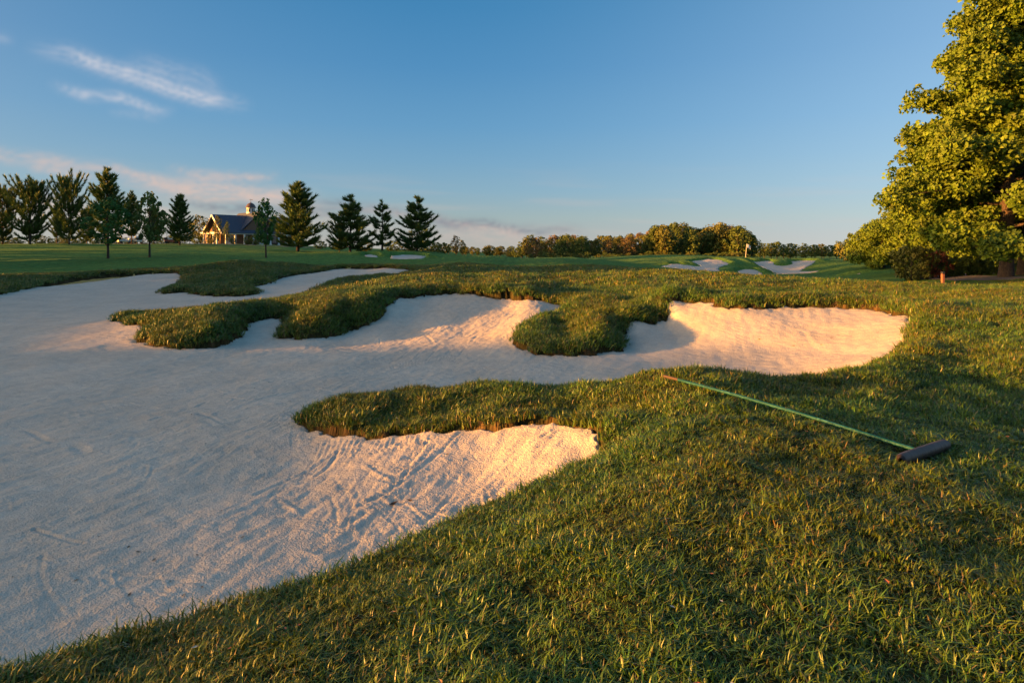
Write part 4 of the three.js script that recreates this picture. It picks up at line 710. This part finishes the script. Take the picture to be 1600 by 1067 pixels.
/* golf carts by the clubhouse */
{
  const white = new THREE.MeshPhysicalMaterial({ color: new THREE.Color().setRGB(0.7, 0.68, 0.62), roughness: 0.35, clearcoat: 0.5 }), red = new THREE.MeshPhysicalMaterial({ color: new THREE.Color().setRGB(0.3, 0.07, 0.04), roughness: 0.4, clearcoat: 0.5 }), black = new THREE.MeshStandardMaterial({ color: new THREE.Color().setRGB(0.03, 0.03, 0.03), roughness: 0.8 });
  white.name = 'cart_white'; red.name = 'cart_body_red'; black.name = 'cart_black';
  const cart = (px, Z, turn, label, body) => {
    const x = byPix(px, Z), g = group('golf_cart'); g.position.set(x, turfBase(x, Z), -Z); g.rotation.y = turn;
    const b = (name, w, h, d, X, Y, Q, m) => { const o = mesh(name, new RoundedBoxGeometry(w, h, d, 2, Math.min(w, h, d) * 0.3), m, g); o.position.set(X, Y, Q); return o; };
    b('body', 2.3, 0.42, 1.15, 0, 0.5, 0, body); b('cowl', 0.5, 0.5, 1.1, 0.9, 0.78, 0, body); b('seat', 0.6, 0.2, 1.0, -0.25, 0.82, 0, white); b('backrest', 0.15, 0.5, 1.0, -0.55, 1.1, 0, white); b('bag_rack', 0.5, 0.5, 1.0, -0.95, 0.85, 0, black); b('roof', 2.0, 0.1, 1.2, 0, 1.85, 0, white);
    for (const [X, Q] of [[0.75, 0.52], [0.75, -0.52], [-0.75, 0.52], [-0.75, -0.52]]) { const p = mesh('roof_post', new THREE.CylinderGeometry(0.025, 0.025, 1.15, 6), black, g); p.position.set(X, 1.28, Q); const w = mesh('wheel', new THREE.CylinderGeometry(0.23, 0.23, 0.18, 14), black, g); w.rotation.x = Math.PI / 2; w.position.set(X, 0.23, Q * 1.02); }
    finish(g, label, 'golf cart', 'golf carts parked by the clubhouse');
  };
  cart(268, 112, 0.3, 'red golf cart with white roof parked left of the clubhouse', red); cart(194, 118, 0.8, 'white golf cart parked among the left pines', white); cart(212, 119, 2.6, 'white golf cart facing away, beside the other white one', white);
}
/* paths */
{
  const asphalt = new THREE.MeshStandardMaterial({ color: new THREE.Color().setRGB(0.15, 0.14, 0.145), roughness: 0.9, bumpMap: sandBump, bumpScale: 0.01 }); asphalt.name = 'asphalt';
  const path = (pts, w, step) => {
    const c = new THREE.CatmullRomCurve3(pts.map(([x, Z]) => new THREE.Vector3(x, 0, Z))), n = Math.ceil(c.getLength() / step), pos = [], uv = [], idx = [];
    for (let i = 0; i <= n; i++) { const p = c.getPoint(i / n), t = c.getTangent(i / n); for (let k = 0; k <= 6; k++) { const s = (k / 6 - 0.5) * w, x = p.x - t.z * s, Z = p.z + t.x * s; pos.push(x, turfBase(x, Z) + 0.035, -Z); uv.push(s, i * step); } }
    for (let i = 0; i < n; i++) for (let k = 0; k < 6; k++) { const o = i * 7 + k; idx.push(o, o + 1, o + 7, o + 1, o + 8, o + 7); }
    const g = new THREE.BufferGeometry(); g.setAttribute('position', new THREE.Float32BufferAttribute(pos, 3)); g.setAttribute('uv', new THREE.Float32BufferAttribute(uv, 2)); g.setIndex(idx); g.computeVertexNormals();
    const n0 = g.attributes.normal; if (n0.getY(0) < 0) { for (let i = 0; i < idx.length; i += 3) [idx[i], idx[i + 1]] = [idx[i + 1], idx[i]]; g.setIndex(idx); g.computeVertexNormals(); }
    return finish(mesh('cart_path', g, asphalt), null, null, null, 'structure');
  };
  path([[31, 24], [27.4, 33], [27.3, 38], [29.5, 44], [32, 47.5], [35, 49], [44, 52]], 3.2, 0.4);
  path([[byPix(-200, 108), 108], [byPix(20, 112), 112], [byPix(200, 112), 112], [byPix(330, 114), 114], [byPix(420, 116), 116], [byPix(500, 122), 122]], 3, 0.8);
}
/* marker post by the path, flag on the green */
{
  const wood = new THREE.MeshStandardMaterial({ color: new THREE.Color().setRGB(0.26, 0.1, 0.055), roughness: 0.8, map: barkMap }), cap = new THREE.MeshStandardMaterial({ color: new THREE.Color().setRGB(0.02, 0.02, 0.022), roughness: 0.6 }); wood.name = 'red_brown_wood'; cap.name = 'black_cap';
  wood.map = null;
  const Z = 24, x = byPix(1474, Z), g = group('marker_post'), topY = EYE - (424.5 - HORIZON) / F * Z, y = turfBase(x, Z); g.position.set(x, y - 0.05, -Z);
  const h = topY - y + 0.05, p = mesh('post', new RoundedBoxGeometry(0.095, h - 0.07, 0.095, 2, 0.012), wood, g); p.position.y = (h - 0.07) / 2;
  const c = mesh('cap', new RoundedBoxGeometry(0.112, 0.09, 0.112, 2, 0.02), cap, g); c.position.y = h - 0.045;
  finish(g, 'short red-brown wooden marker post with black cap by the cart path', 'post');
}
{
  const metal = new THREE.MeshStandardMaterial({ color: new THREE.Color().setRGB(0.7, 0.68, 0.6), roughness: 0.4 }), cloth = new THREE.MeshPhysicalMaterial({ color: new THREE.Color().setRGB(0.85, 0.82, 0.78), roughness: 0.9, side: THREE.DoubleSide, transmission: 0.3, thickness: 0 }); metal.name = 'flagstick_paint'; cloth.name = 'flag_cloth';
  const Z = 97, x = byPix(1165.5, Z), y = turfBase(x, Z), top = EYE + (HORIZON - 381) / F * Z, h = top - y, g = group('flagstick'); g.position.set(x, y, -Z); g.rotation.z = -0.08;
  const p = mesh('pole', new THREE.CylinderGeometry(0.03, 0.035, h, 8), metal, g); p.position.y = h / 2;
  const fg = new THREE.PlaneGeometry(0.62, 0.5, 10, 6), a = fg.attributes.position; for (let i = 0; i < a.count; i++) { const u = a.getX(i) + 0.31; a.setZ(i, 0.07 * Math.sin(u * 9) * u * 2); a.setY(i, a.getY(i) - u * u * 0.7); } fg.computeVertexNormals();
  const f = mesh('flag', fg, cloth, g); f.position.set(0.34, h - 0.28, 0);
  finish(g, 'white golf flag drooping on its leaning pole above the far green', 'golf flag');
}

renderer.render(scene, camera);
